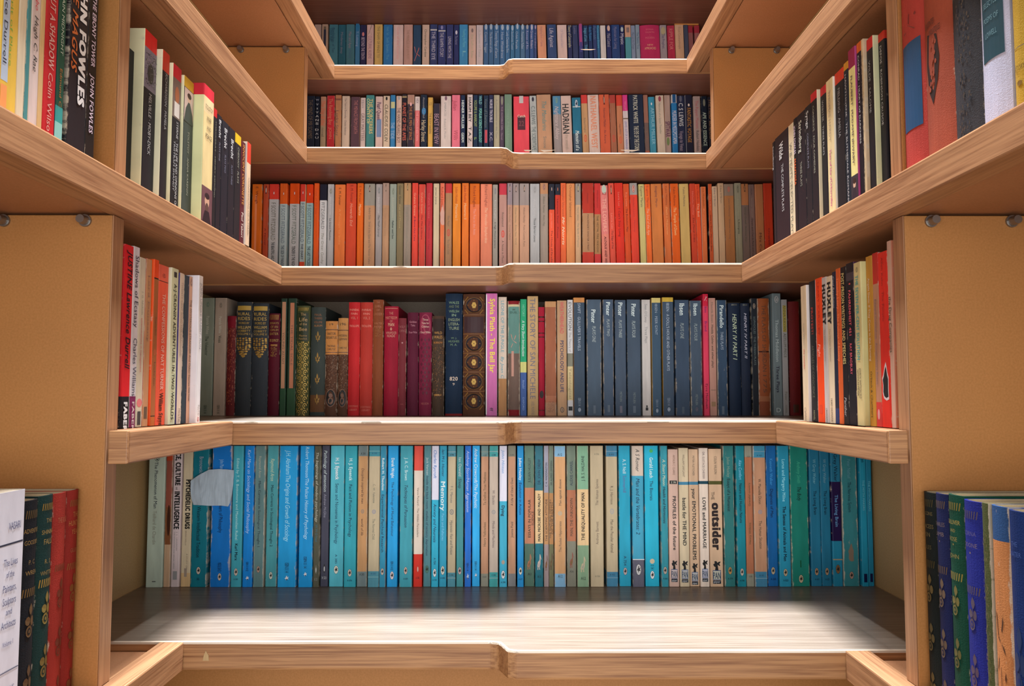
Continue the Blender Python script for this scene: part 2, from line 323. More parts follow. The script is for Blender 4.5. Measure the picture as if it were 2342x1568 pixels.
    if kind == 'vine':                                    # rose, bud and leaves one above the other
        return [([(x*.6+.08, z*.34+.34) for x, z in LEAF], c), (ell(-.16, .02, .20, .13, 8, .5), c), (ell(.24, .0, .14, .15, 8), c),
                (ell(-.04, -.28, .26, .17, 12), c), (ell(-.04, -.28, .15, .10, 10), k), (ell(-.04, -.28, .08, .055, 8), c), (rect(.05, .09, -.2, .2), c)]
    if kind == 'zig':
        return [([(-.5+q*.125, -.5), (-.5+q*.125+.05, -.5), (-.5+q*.125+.11, .5), (-.5+q*.125+.05, .5)], c) for q in range(8)]
    if kind == 'mesh':                                    # dense tooled pattern
        rnd = random.Random(5); return [(ell(rnd.uniform(-.46, .46), rnd.uniform(-.49, .49), rnd.uniform(.02, .06), rnd.uniform(.006, .014), 5, rnd.uniform(0, 3)), c if rnd.random() < .7 else k) for q in range(150)]
    if kind == 'lozenge':
        out = []
        for r_ in range(14):
            for q in range(3):
                x = -.32+q*.32+(.16 if r_ % 2 else 0); z = .47-r_*.072
                if x < .46: out.append(([(x, z+.034), (x+.11, z), (x, z-.034), (x-.11, z)], c))
        return out
    if kind == 'cup':                                     # faint oval device
        return [(ell(0, 0, .48, .5, 20), c), (ell(0, 0, .42, .45, 20), k), (ell(0, .14, .2, .12, 8), c), (ell(0, -.16, .26, .2, 9), c), (ell(0, -.14, .12, .1, 8), k)]
    if kind == 'tear':
        return [([(.1, .5), (.22, .40), (.34, .22), (.5, .1), (.46, -.2), (.5, -.46), (.1, -.5), (-.3, -.44), (-.46, -.3), (-.4, -.1), (-.5, .08), (-.3, .18), (-.1, .38)], c)]
    if kind == 'face':                                    # dark portrait: head, beard, coat
        return [(rect(-.5, .5, -.5, .5), k), (ell(.0, .12, .22, .20, 14), hexc('c89a80')), (ell(0, -.06, .15, .13, 10), hexc('5a4038')), (ell(0, .26, .23, .09, 10), hexc('2c1c20')), ([(-.42, -.5), (-.2, -.16), (.2, -.16), (.42, -.5)], hexc('241820'))]
    if kind == 'lady':
        return [(rect(-.5, .5, -.5, .5), c), (ell(.0, .22, .2, .12, 12), hexc('caa890')), (ell(.02, .32, .22, .09, 10), hexc('3a2420')), ([(-.5, -.5), (-.34, -.1), (-.08, .12), (.1, .12), (.4, -.2), (.5, -.5)], k)]
    if kind == 'vase':                                    # black upright ornament tapering to a point
        out = [([(-.3, .5), (.34, .42), (.46, .1), (.34, -.2), (.02, -.5), (-.26, -.3), (-.42, .05)], k)]
        rnd = random.Random(2)
        for q in range(16): out.append((ell(rnd.uniform(-.26, .28), rnd.uniform(-.3, .36), .06, .035, 6), c))
        return out
    if kind == 'twig':
        return [([(-.4, -.3), (-.36, -.36), (.4, .3), (.34, .42)], c), ([(-.1, .0), (-.06, -.06), (.3, -.42), (.32, -.36)], c), ([(-.05, .05), (.0, 0), (.02, .5), (-.02, .5)], c)]
    if kind == 'crane': return [([(-.45, -.45), (-.4, -.5), (.35, .35), (.3, .45)], c), ([(-.3, .1), (-.2, .05), (.45, -.2), (.4, -.1)], c), ([(-.5, .5), (-.36, .46), (-.2, .1), (-.28, .1)], c)]
    return [(rect(-.5, .5, -.5, .5), c)]
GK = .72
GILT = {'shield', 'fleur', 'medal', 'scroll', 'vine', 'zig'}
# ------------------------------------------------------------------ a book: cover, pages, lettering, marks
def spec(s):
    """'488/.2/b97/.8/488' -> colours and boundaries (fractions of the height from the top)"""
    p = s.split('/'); return [hexc(c) for c in p[0::2]], [float(v) for v in p[1::2]]
def make_book(hard, w, H, d, cols, cuts, wear, near=None, nearside=-1, items=(), loc=(0, 0, 0), rotz=0, lean=0, toy=None, hascream=True):
    root = empty('hardback_book' if hard else 'paperback_book', loc, rotz, lean)
    # outline in plan, spine towards -y
    b = min(.0035, w*.16) if hard else 0
    if hard:
        n = 8; out = [(-w/2, d)]+[(-w/2+w*k/n, b*((2*k/n-1)**2)) for k in range(n+1)]+[(w/2, d)]; t = min(.0022, w*.14)
    else:
        r = min(.0011, w*.12); out = [(-w/2, d), (-w/2, r*1.2), (-w/2+r*.35, r*.3), (-w/2+r*1.2, 0), (w/2-r*1.2, 0), (w/2-r*.35, r*.3), (w/2, r*1.2), (w/2, d)]; t = min(.0005, w*.06)
    m = len(out)
    inn = [(max(-w/2+t, min(w/2-t, x)), max(y, b*.2)+(t if 0 < k < m-1 else 0)) for k, (x, y) in enumerate(out)]
    ncols, ncuts = near if near else (cols, cuts)
    zs = sorted(set([0.0, 1.0]+list(cuts)+list(ncuts)))
    def at(cc, kk, f):
        for q, v in enumerate(kk):
            if f < v: return cc[q]
        return cc[len(kk)]
    verts, uvs, faces, fc = [], [], [], []
    for z in zs:
        zz = H*(1-z)
        for k, (x, y) in enumerate(out): verts.append((x, y, zz)); uvs.append((x/w+.5 if 0 < k < m-1 else .5, zz))
        for x, y in inn: verts.append((x, y, zz)); uvs.append((.5, zz))
    L = 2*m; dk = tuple(v*.8 for v in hexc('c8b898'))+(0,)
    for q in range(len(zs)-1):
        f = (zs[q]+zs[q+1])/2; c = at(cols, cuts, f)+(wear,); c2 = at(ncols, ncuts, f)+(wear*.4,)
        for k in range(m-1):
            sidecol = c2 if (near and ((k in (0, 1) and nearside < 0) or (k in (m-2, m-3) and nearside > 0))) else c
            faces.append((q*L+k, (q+1)*L+k, (q+1)*L+k+1, q*L+k+1)); fc.append(sidecol)
            faces.append((q*L+m+k+1, (q+1)*L+m+k+1, (q+1)*L+m+k, q*L+m+k)); fc.append(dk)
        for k in (0, m-1):
            a = [q*L+k, q*L+m+k, (q+1)*L+m+k, (q+1)*L+k]; faces.append(tuple(a if k == 0 else a[::-1])); fc.append(c)
    e = (len(zs)-1)*L
    for k in range(m-1):
        faces.append((k, k+1, m+k+1, m+k)); fc.append(cols[0]+(wear,))
        faces.append((e+k+1, e+k, e+m+k, e+m+k+1)); fc.append(cols[-1]+(wear,))
    cv = mesh_obj('cover', verts, faces, 'cloth_cover' if hard else 'paper_cover', root, fc, uvs)
    # pages
    if hard: px, y0, y1, z0, z1 = w/2-t-.0003, b+t+.0005, d-.003, .003, H-.003
    else: px, y0, y1, z0, z1 = w/2-t-.0001, t+.0013, d-.0006, .0004, H-.0006
    if px > .0006:
        pv = [(-px, y0, z0), (px, y0, z0), (px, y1, z0), (-px, y1, z0), (-px, y0, z1), (px, y0, z1), (px, y1, z1), (-px, y1, z1)]
        mesh_obj('page_block', pv, [(0, 3, 2, 1), (4, 5, 6, 7), (0, 1, 5, 4), (1, 2, 6, 5), (2, 3, 7, 6), (3, 0, 4, 7)], 'page_edges', root)
    def front(x): return (b*(2*x/w)**2 if hard else 0)-(.00045 if hard else .00022)
    for inum, it in enumerate(items):
        if it[0] == 'T':
            _, s, f0, f1, col, o, sz, off, bold, ital = it
            vs, fs, tw = TEXTS[(s, bold, ital)]; tv = []; lift = .0003
            cap = sz*w; zt, zb = H*(1-f0), H*(1-f1); ln = zt-zb
            if o == 'h':
                ln = w*sz; cap = zt-zb
                for x, y, up in vs: X = (x/tw-.5)*ln+off*w; tv.append((X, front(X)-lift-up, zb+y/.72*cap))
            elif o == 'u':
                for x, y, up in vs: X = off*w-(y/.72-.5)*cap; tv.append((X, front(X)-lift-up, zb+x/tw*ln))
            else:
                for x, y, up in vs: X = off*w+(y/.72-.5)*cap; tv.append((X, front(X)-lift-up, zt-x/tw*ln))
            mesh_obj('spine_lettering', tv, fs, 'ink', cv, [hexc(col)+(1,)]*len(fs))
        else:
            _, kind, f, szw, szh, off, c1, c2 = it
            g = ([], [], []); zc = H*(1-f)
            for q, (poly, c) in enumerate(mark(kind, tuple(v*GK for v in hexc(c1)) if kind in GILT else hexc(c1), hexc(c2))):
                dy = -(.00003*q if q < 6 else .00018+.000005*(q-6))-.00002*inum
                if kind in ('box', 'tear') and hard and len(poly) == 4:      # follow the round back
                    for k in range(6):
                        xa, xb = -.5+k/6, -.5+(k+1)/6; bs = len(g[0])
                        for x, z in ((xa, -.5), (xb, -.5), (xb, .5), (xa, .5)): X = x*szw*w+off*w; g[0].append((X, front(X)+dy+.0001, zc+z*szh*H))
                        g[1].append((bs, bs+1, bs+2, bs+3)); g[2].append(c+(1,))
                    continue
                bs = len(g[0])
                for x, z in poly: X = x*szw*w+off*w; g[0].append((X, front(X)+dy+.0001, zc+z*szh*H))
                g[1].append(tuple(range(bs, bs+len(poly)))); g[2].append(c+(1,))
            mesh_obj('gilt_ornament' if kind in GILT else 'printed_mark', g[0], g[1], 'gilt' if kind in GILT else 'ink', cv, g[2])
    return root
ONES = 'first second third fourth fifth sixth seventh eighth ninth tenth eleventh twelfth thirteenth fourteenth fifteenth sixteenth seventeenth eighteenth nineteenth'.split()
TENS = {2: 'twent', 3: 'thirt', 4: 'fort', 5: 'fift', 6: 'sixt', 7: 'sevent'}
def ordinal(n):
    if n < 20: return ONES[n-1]
    t, u = divmod(n, 10); return TENS[t]+('ieth' if u == 0 else 'y-'+ONES[u-1])
def tname(h):
    r, g, b_ = [int(ch*2, 16) if len(h) == 3 else 0 for ch in (h if len(h) == 3 else '000')]
    if len(h) == 6: r, g, b_ = (int(h[i:i+2], 16) for i in (0, 2, 4))
    mx, mn = max(r, g, b_), min(r, g, b_)
    if mx < 95: return 'black' if mx-mn < 45 else 'dark'
    if mx-mn < 40: return 'white' if mn > 170 else 'grey'
    if r > 200 and g > 170: return 'yellow' if b_ < 130 else 'cream'
    if r == mx and g < r*.62: return 'red' if b_ < r*.75 and g < r*.45 else ('pink' if b_ > g*1.1 else 'orange')
    if r == mx: return 'gold'
    return 'blue' if b_ >= g else 'green'
def frac(v, top, bot): return v if v <= 1.5 else (v-top)/(bot-top)
def parse(line, top, bot):
    """fields: geometry | name | colours[;options] | item | item ..."""
    p = [q.strip() for q in line.split('|')]
    g = p[0].split(); name = p[1]; hard = name.startswith('*'); name = name.lstrip('*')
    cp = p[2].split(';'); opt = dict(q.split('=') for q in cp[1:] if '=' in q)
    c = cp[0].split('/'); cols = [hexc(q) for q in c[0::2]]; raw = [float(q) for q in c[1::2]]
    items = []
    for q in p[3:]:
        if not q: continue
        f = q.split('~')
        if q[0] == '@':
            k = f[0][1:]; y = float(f[1]); sw = float(f[2]); sh = float(f[3]) if len(f) > 3 and f[3] else .04
            items.append(['M', k, y, sw, sh, float(f[6]) if len(f) > 6 else 0, f[4] if len(f) > 4 and f[4] else 'ddc', f[5] if len(f) > 5 and f[5] else '222'])
        else:
            o = f[4] if len(f) > 4 else ''
            di = 'h' if 'h' in o else ('u' if 'u' in o else 'd')
            num = {}; cur = None
            for ch in o:
                if ch in 'so': cur = ch; num[cur] = ''
                elif cur and (ch.isdigit() or ch == '-'): num[cur] += ch
                else: cur = None
            sz = float(num.get('s', 78 if di == 'h' else 33))/100; off = float(num.get('o', 0))/100
            items.append(['T', f[0], float(f[1]), float(f[2]), f[3], di, sz, off, 2 if 'k' in o else int('b' in o), 'i' in o])
            want(f[0], 2 if 'k' in o else int('b' in o), 'i' in o, 3 if sz > .6 and di != 'h' else 2)
    return g, name, hard, cols, raw, opt, items
# ------------------------------------------------------------------ the books, shelf by shelf (x0 x1 top in photograph pixels on that shelf's plane)
ROW1 = """
338.4 376.4|pale grey-green paperback|bcb|The Phenomenon of Man~1056~1162~334~s22o-2|Teilhard de Chardin~1168~1244~998~s22o-4|@pen~1046~.42~.05~bcb~333|@box~1328~.22~.006~444
377 392.4|torn brown paperback|b42/1053/954/1160/853/1245/ca8;w=1|@oval~1190~.5~.22~421~422~.1
393.8 413.2|white paperback|dcc|RACE, CULTURE~1020~1110~111~ks62o8|and~1114~1120~444~s30|INTELLIGENCE~1124~1210~111~ks62o4|J. L. LAWSON~1216~1258~888~s14o14|THE EDUCATION AND SPECIAL NEEDS~1216~1300~888~s14o-16|@box~1315~.5~.06~999
415.2 437.6|cream paperback|dca/1310/db8|PSYCHEDELIC DRUGS~1097~1210~111~ks48o8|BRIAN WELLS~1214~1247~987~s16o-4|A STUDY OF~1266~1300~987~s16o12|@box~1309~.28~.06~a98
438.4 475.6|dark teal paperback|178;w=.7|Bronowski~1044~1082~9ab~s26o4|Western Intellectual Tradition~1158~1274~012~s24o-4|@pel~1304~.32~.05~dcb|1082~1320~1326~124~s16
483 528.6|bright blue paperback|17c;w=.8|John Plamenatz~1050~1084~9ce~s20|Makers of Philosophy~1146~1218~013~s20|MIDDLE SEA ED~1286~1306~013~s18|@pel~1318~.24~.05~dcb
530.8 555|teal paperback with two-tone lettering|4ab|Edited by T. B. Bottomore and Maximilien Rubel~1048~1234~bee~s26|Karl Marx~1243~1281~012~bs28|@pel~1307~.46~.05~dcb|A 500~1321~1325~124~s40h
557.4 580|bright blue paperback|18d;w=.6|Karl Marx on Sociology and Social Philosophy~1028~1220~bdf~is34|ISBN 0 14 02~1284~1305~013~s26|@fly~1321~.4~.035~eee~013
581.6 605.6|worn grey-teal paperback|688;w=1|Raymond Aron~1043~1092~bba~s24|Main Currents in Sociological Thought 1~1100~1250~234~s24|@pel~1301~.42~.045~b98
608.2 634.4|teal paperback|4a9ca4;w=.7|Raymond Aron~1049~1100~cdb~is34|Main Currents in Sociological Thought 2~1110~1250~012~s24|@pel~1316~.4~.05~ddc
637.4 679.8|thick bright blue paperback|1aa0e0;w=.6|J.H. Abraham/The Origins and Growth of Sociology~1029~1238~aef~is26|ISBN 0 14~1286~1308~013~s22o2|@fly~1321~.26~.04~eee~013
685 717|bright blue paperback|19d;w=.5|Robert Thomson/The Pelican History of Psychology~1021~1233~bef~is26o4|ISBN 0 14~1272~1298~013~s24|@fly~1312~.28~.035~eee~013
718 732.4|charcoal-brown paperback|554;w=.7|The beginnings of modern psychology~1034~1194~ccb~is42|W M O'Neil~1199~1238~478~s36|@peng~1301~.5~.06~ccc~776|X 23~1320~1326~999~hs50
733.4 751.6|charcoal paperback|445|Pathology of attention~1030~1125~cdd~is40|Andrew McGhie~1130~1184~99a~is32|@peng~1300~.44~.06~ddd~222|X 521~1318~1324~ccc~hs60
753.6 786|pale teal-blue paperback|5bc;w=.4|H. J. Eysenck~1047~1097~fff~bs26|Sense and Nonsense in Psychology~1106~1244~146~s24|A 385~1268~1289~146~s16|@pel~1303~.4~.055~eed
788 815.6|teal-blue paperback|3ab|H. J. Eysenck~1048~1099~dff~bs28|Fact and Fiction in Psychology~1108~1228~124~s26|@pel~1309~.42~.05~dcb|A 696~1324~1328~124~hs40
817 840.4|tan paperback with grey-teal ends|788/1043/c96/1307/788;w=.9|Discipline inspired by man~1071~1152~643~is26|world of life~1187~1225~643~is26|@ring~1170~.38~.03~987~c96|A 243~1034~1040~333~hs46|A 243~1310~1316~333~hs46
843 868.6|pinkish tan paperback with teal ends|49a/1043/cb9/1305/59a;w=.4|C. W. Valentine~1107~1150~887~s22|The Normal Child~1186~1233~887~s24|@ring~1170~.4~.03~99a~cb9|A 232~1034~1038~258~hs46|A 232~1308~1312~258~hs46|@box~1031~1~.003~9cc|@box~1318~1~.003~9cc
869 883.3|narrow teal-blue paperback|39b;w=.9|Robert H. Thouless~1047~1121~eff~bs40|Experimental Psychical Research~1131~1262~135~s40|@pel~1306~.66~.045~dcb
886 910|bright blue paperback|2ae|Derek Wright~1047~1093~eff~bs30|The Psychology of Moral Behaviour~1102~1226~246~s24|ISBN 0 14 02~1283~1303~024~s26|@pel~1315~.46~.055~fee
914.4 943.8|teal paperback|4ab;w=.5|J. A. C. Brown~1046~1098~dff~s26|Techniques of Persuasion~1109~1206~235~is26|@pel~1304~.34~.05~ecb|A 604~1320~1324~124~hs34
946 966.6|red and cream paperback|e54/1076/edc/1267/d32|Vance Packard - The Hidden Persuaders~1115~1228~876~s24|@peng~1300~.44~.06~ecb~d32|A 585~1318~1323~822~hs40
968.5 985.6|dull teal paperback|568c94;w=.8|Jack Vernon~1046~1086~cdd~s32|Inside the black room: studies of sensory deprivation~1090~1271~235~s32|@pel~1302~.66~.05~587
986.8 1003.4|white over cyan paperback|eef/1143/3bd|Charles Rycroft~1029~1094~58c~is42|Anxiety and Neurosis~1152~1240~125~is42|A 704~1275~1290~135~s30|@pel~1309~.6~.055~fff|A 704~1323~1327~135~hs60
1004.6 1021.8|cyan-blue paperback, big white title|3ac;w=.4|Ian M L Hunter~1028~1090~146~is36|Memory~1101~1168~eff~bs60|Facts and Fallacies~1175~1236~8df~s34|@pel~1304~.66~.06~eed|A 405~1319~1323~125~hs60
1023.6 1042.4|pinkish tan paperback with teal ends|59a/1044/cb9/1309/59a;w=.3|F. L. Marcuse~1112~1150~777~s32|Hypnosis: Fact and Fiction~1190~1268~666~is36|@ring~1171~.6~.04~888~cb9|A 446~1037~1042~245~hs50|A 446~1312~1316~245~hs50|@box~1033~1~.003~bcc|@box~1321~1~.003~bcc
1043.8 1060.2|narrow teal paperback|4a9ca2;w=.5|Ian Oswald~1046~1089~cdd~s40|Sleep~1095~1117~234~s42|@pel~1305~.62~.05~dbb
1062.6 1077.6|deep blue paperback|27d;w=.8|Anthony Storr/Human Aggression~1030~1171~cdf~is46|ISBN 0 14~1287~1305~013~s34|@fly~1318~.5~.05~cde~013
1079.5 1097.4|bright cyan paperback|3bf;w=.5|Andrew Crowcroft/The Psychotic~1025~1163~eff~is44|ISBN 0 14~1284~1304~124~s30|@fly~1316~.36~.035~eee~124
1099.5 1117.2|tan paperback with grey ends|799/1044/c97/1312/998;w=.5|To Define True Madness~1080~1156~764~us34|Henry Yellowlees~1195~1250~764~us34|@box~1033~1~.003~aa9|A 269~1039~1043~566~hs46|A 269~1317~1321~566~hs46
1118.6 1139.5|pinkish tan paperback with teal ends|4aa/1044/cba/1308/4aa;w=.7|W. Sluckin~1121~1154~766~s30|Minds and Machines~1192~1252~766~s30|@ring~1171~.5~.03~999~cba|A 308~1038~1042~136~hs46|A 308~1312~1316~136~hs46|@box~1032~1~.003~bcc|@box~1321~1~.003~bcc
1141.8 1159.8|white over cyan paperback|eef/1146/4bd;w=.4|John Hinton~1028~1082~7ad~is34|Dying~1156~1180~123~bs40|@pel~1313~.62~.055~fff|@dot~1285~.42~.03~ba9|A 598~1328~1332~134~hs60
1161.6 1179.8|battered tan paperback|887/1044/c97/1312/888;w=1|A Life of One's Own~1093~1157~654~us32|Joanna Field~1194~1230~654~us32|A 336~1038~1042~555~hs46
1182.6 1197.8|deep sky-blue paperback|29d|Julian Huxley~1046~1098~eff~bs40|Evolution in Action~1104~1177~015~s40|@pel~1305~.66~.05~eed|A 627~1321~1325~013~hs60
1199.2 1222.2|green and orange paperback|687/1116/c86/1244/576;w=.7|JULIAN HUXLEY~1047~1104~344~us28|ESSAYS IN POPULAR~1143~1230~543~ubs26o0|SCIENCE~1170~1202~543~us24o32|@stand~1285~.62~.11~b75~864|A1~1310~1316~222~hs34
1223.4 1242.6|teal and cream paperback|378/1122/ec9/1243/278;w=.6|DR. JOHN DREW~1050~1108~235~us34|MAN, MICROBE AND MALADY~1129~1238~222~ubs32|@stand~1285~.66~.11~dcb~baa|A15~1315~1321~122~hs44
1243.8 1255.2|narrow grey-violet and orange paperback|aab/1127/c96/1245/a99;w=1|C. H. WADDINGTON~1058~1113~345~us46|THE SCIENTIFIC ATTITUDE~1142~1238~433~us42|@stand~1287~.7~.11~754~963
1255.6 1266.2|tattered narrow green and orange paperback|787/1128/b85/1245/775;w=1|SIR ALFRED ZIMMERN~1054~1110~444~us40|THE NATURAL HISTORY~1142~1232~543~us36o-22|OF THE EARTH~1150~1222~543~us36o20|@stand~1284~.8~.12~643~874
1267.5 1293.8|worn tan paperback with pale blue ends|ac9/1015/8bd/1044/da7/1311/8bd;w=1|Man against disease~1096~1156~765~us22|The Pocket Hippocrates~1192~1262~765~us22|@ring~1174~.4~.03~bba~da7|A12~1036~1042~455~hs40|A12~1313~1320~455~hs40
1296.2 1317.6|grey-green and rust paperback|787/1121/b75/1238/887;w=.7|ALEXIS CARREL~1054~1111~345~us32|MAN, THE UNKNOWN~1140~1226~543~us32|@stand~1281~.58~.11~954~763|A36~1304~1309~444~hs40
1319.4 1346.7|light green and cream paperback|8b9/1119/ec9/1247/8a8;w=.9|J. B. S. HALDANE~1042~1100~233~us26|THE INEQUALITY OF MAN~1127~1236~322~ubs28|@stand~1290~.6~.11~cb9~aa9|A12~1318~1325~222~hs40
1350 1380.4|plain pinkish tan paperback|cb9/1044/cb9;w=.3|The Human Species~1096~1156~876~us22|Anthony Barnett~1193~1245~876~us22|A 326~1036~1040~887~hs36|A 326~1315~1319~887~hs36
1386.6 1413|tan paperback with teal ends|48a/1044/cb9/1308/48a;w=.6|R. J. Harrison~1112~1154~765~s24|Man the Peculiar Animal~1189~1264~765~s26|@ring~1170~.4~.04~aaa~cb9|A 412~1037~1041~246~hs46|A 412~1312~1316~246~hs46|@box~1032~1~.003~9bc|@box~1321~1~.003~9bc
1416 1442.8|cyan-blue paperback|2ac;w=.5|A. S. Neill~1050~1083~dff~s30|Summerhill~1088~1127~67a~s30|@pel~1307~.42~.05~cbb|A 754~1272~1294~124~s22
1445.6 1472.2|cream, blue and charcoal paperback|dcb/1088/4ac/1279/667/1332;w=.5|A S Romer~1026~1078~444~is34|Man and the Vertebrates: 2~1094~1222~135~is34|@box~1279~1~.006~eee|@pel~1302~.58~.075~ddd~444
1474.8 1507|bright cyan paperback with green dot|2bd;w=.3|Gerald Leach~1046~1093~dff~bs26|The Biocrats~1100~1145~135~s24|@dot~1031~.26~.026~4b6|@dot~1284~.34~.036~dca~b54|0 14~1292~1302~024~s24|@pel~1315~.38~.055~fff
1511 1527.6|narrow grey-teal paperback|39a;w=.8|A. Stuart Mason~1050~1110~dec~is42|Health and Hormones~1114~1197~123~is40|@pel~1304~.66~.05~cba|A 660~1320~1324~123~hs60
1529 1552.2 1027|cream paperback, black title|dba|ARTHUR C. CLARKE~1040~1086~976~s22o8|@box~1103~.74~.026~111|X 194~1100~1106~ddc~hs50|PROFILES of the future~1135~1258~222~bs34o8|@pan~1312~.62~.105~dcc|PAN~1305~1320~456~bhs56|piper~1324~1329~ddd~hs50
1553.3 1576 1024|cream paperback with blue band|dca/1102/48a/1109/dca|WILLIAM SARGANT~1039~1091~876~s22|battle for THE MIND~1139~1248~222~bs38o2|@pan~1313~.66~.105~ccc|PAN~1306~1321~456~bhs56|piper~1325~1330~ddd~hs50
1576.8 1599 1027|cream paperback with blue band|db9/1102/48a/1109/db9|PETER FLETCHER~1042~1088~876~s22|your EMOTIONAL PROBLEMS~1118~1281~222~bs38|@pan~1319~.64~.105~ccc|PAN~1312~1327~456~bhs56|piper~1331~1336~ddd~hs50
1599.6 1620.8 1024|pale paperback with dark teal band|edc/1100/145/1107/edc|DR. EUSTACE CHESSER~1033~1095~877~s24|LOVE and MARRIAGE~1138~1254~222~bs38|@pan~1311~.64~.105~ccd|PAN~1304~1319~456~bhs56|piper~1323~1328~ddd~hs50
1622 1652.2 1026|cream paperback, huge black title|db9/1100/552/1108/db9|COLIN WILSON~1043~1084~765~s20o2|THE~1125~1143~654~s26o-22|outsider~1150~1258~211~ks66o2|@pan~1315~.62~.11~ccb|PAN~1308~1323~456~bhs56|piper~1327~1332~ddd~hs50
1655.2 1680|deep green-teal paperback|2f7c7c;w=.9|Julian Huxley~1044~1091~8a9~s30|Essays of a Humanist~1095~1170~112~s30|@pel~1305~.44~.05~c95|A 779~1321~1325~122~hs44
1684 1704.6|teal-blue paperback|189;w=.5|Alex Comfort~1051~1097~8df~is36|Nature and Human Nature~1106~1196~012~s34|@pel~1308~.5~.05~dcb|A 780~1325~1329~012~hs50
1705.2 1722.6|brown paperback with grey ends|998/1045/b75/1312/998;w=.4|Graceful country~1104~1158~653~us28|Henry Wilkins~1196~1245~653~us28|A 292~1042~1046~555~hs40|A 292~1316~1320~555~hs40
1723.6 1752.2|tan paperback with teal ends|49b/1046/c97/1307/48a;w=.9|W. Macneile Dixon~1095~1153~654~s24|The Human Situation~1191~1255~654~s26|@ring~1171~.36~.03~99a~c97|A 163~1039~1043~246~hs40|A 163~1313~1317~246~hs36|@box~1032~1~.003~9bc|@box~1322~1~.003~9bc
1754.5 1778.2|strong blue paperback|16a;w=.6|Kenneth Walker~1049~1110~4ae~s30|Diagnosis of Man~1119~1184~013~s30|@pel~1306~.48~.05~cb9|A 205~1322~1327~013~hs50
1779.8 1806.5|blue-teal paperback|289abc;w=.4|Lorus and Margery Milne~1050~1147~9ef~bs28|The Senses of Animals and Men~1158~1283~012~bs28|@pel~1309~.44~.05~cb9|A 820~1324~1329~012~hs44
1808.7 1849.6|thick green paperback|1a8474;w=.7|Anthony Smith~1055~1105~4b9~is20|The Body~1114~1146~011~is22|@pel~1324~.32~.055~cb9|@box~1290~.06~.05~053
1853.5 1877.6|dark teal-blue paperback|279;w=.3|W Grey Walter~1050~1107~7bc~s30|The Living Brain~1123~1178~012~s30|@pel~1308~.46~.05~b97|A 633~1323~1327~012~hs40
1878.2 1901|dark teal-blue paperback|279;w=.3|W Grey Walter~1050~1106~7ab~s30|The Living Brain~1123~1178~012~s30|@pel~1308~.46~.05~b97|A 633~1323~1328~012~hs40
1902.2 1924.6|dark blue paperback with purple band|279/1102/214/1238/28a;w=.3|Grey Walter~1038~1101~012~s38|The Living Brain~1132~1205~69c~bs34|@box~1280~1~.008~a97|@pel~1302~.58~.06~864
1926.2 1962.6|wide scuffed teal paperback|3a8a92;w=1|Peter Nathan~1050~1094~6ab~s22|The Nervous System~1103~1172~134~s22|@tear~1264~.34~.13~876|@pel~1316~.34~.05~b98
1968 1983.2|narrow teal-blue paperback|29b|Myth~1046~1057~012~s44|THE MYTH MAKERS~1098~1168~7cd~s34|@box~1322~.5~.06~014
1983.8 1996.4|narrow teal-blue paperback|28a|THE MYTH MAKERS~1100~1170~7cd~s38|@box~1322~.5~.06~014
"""
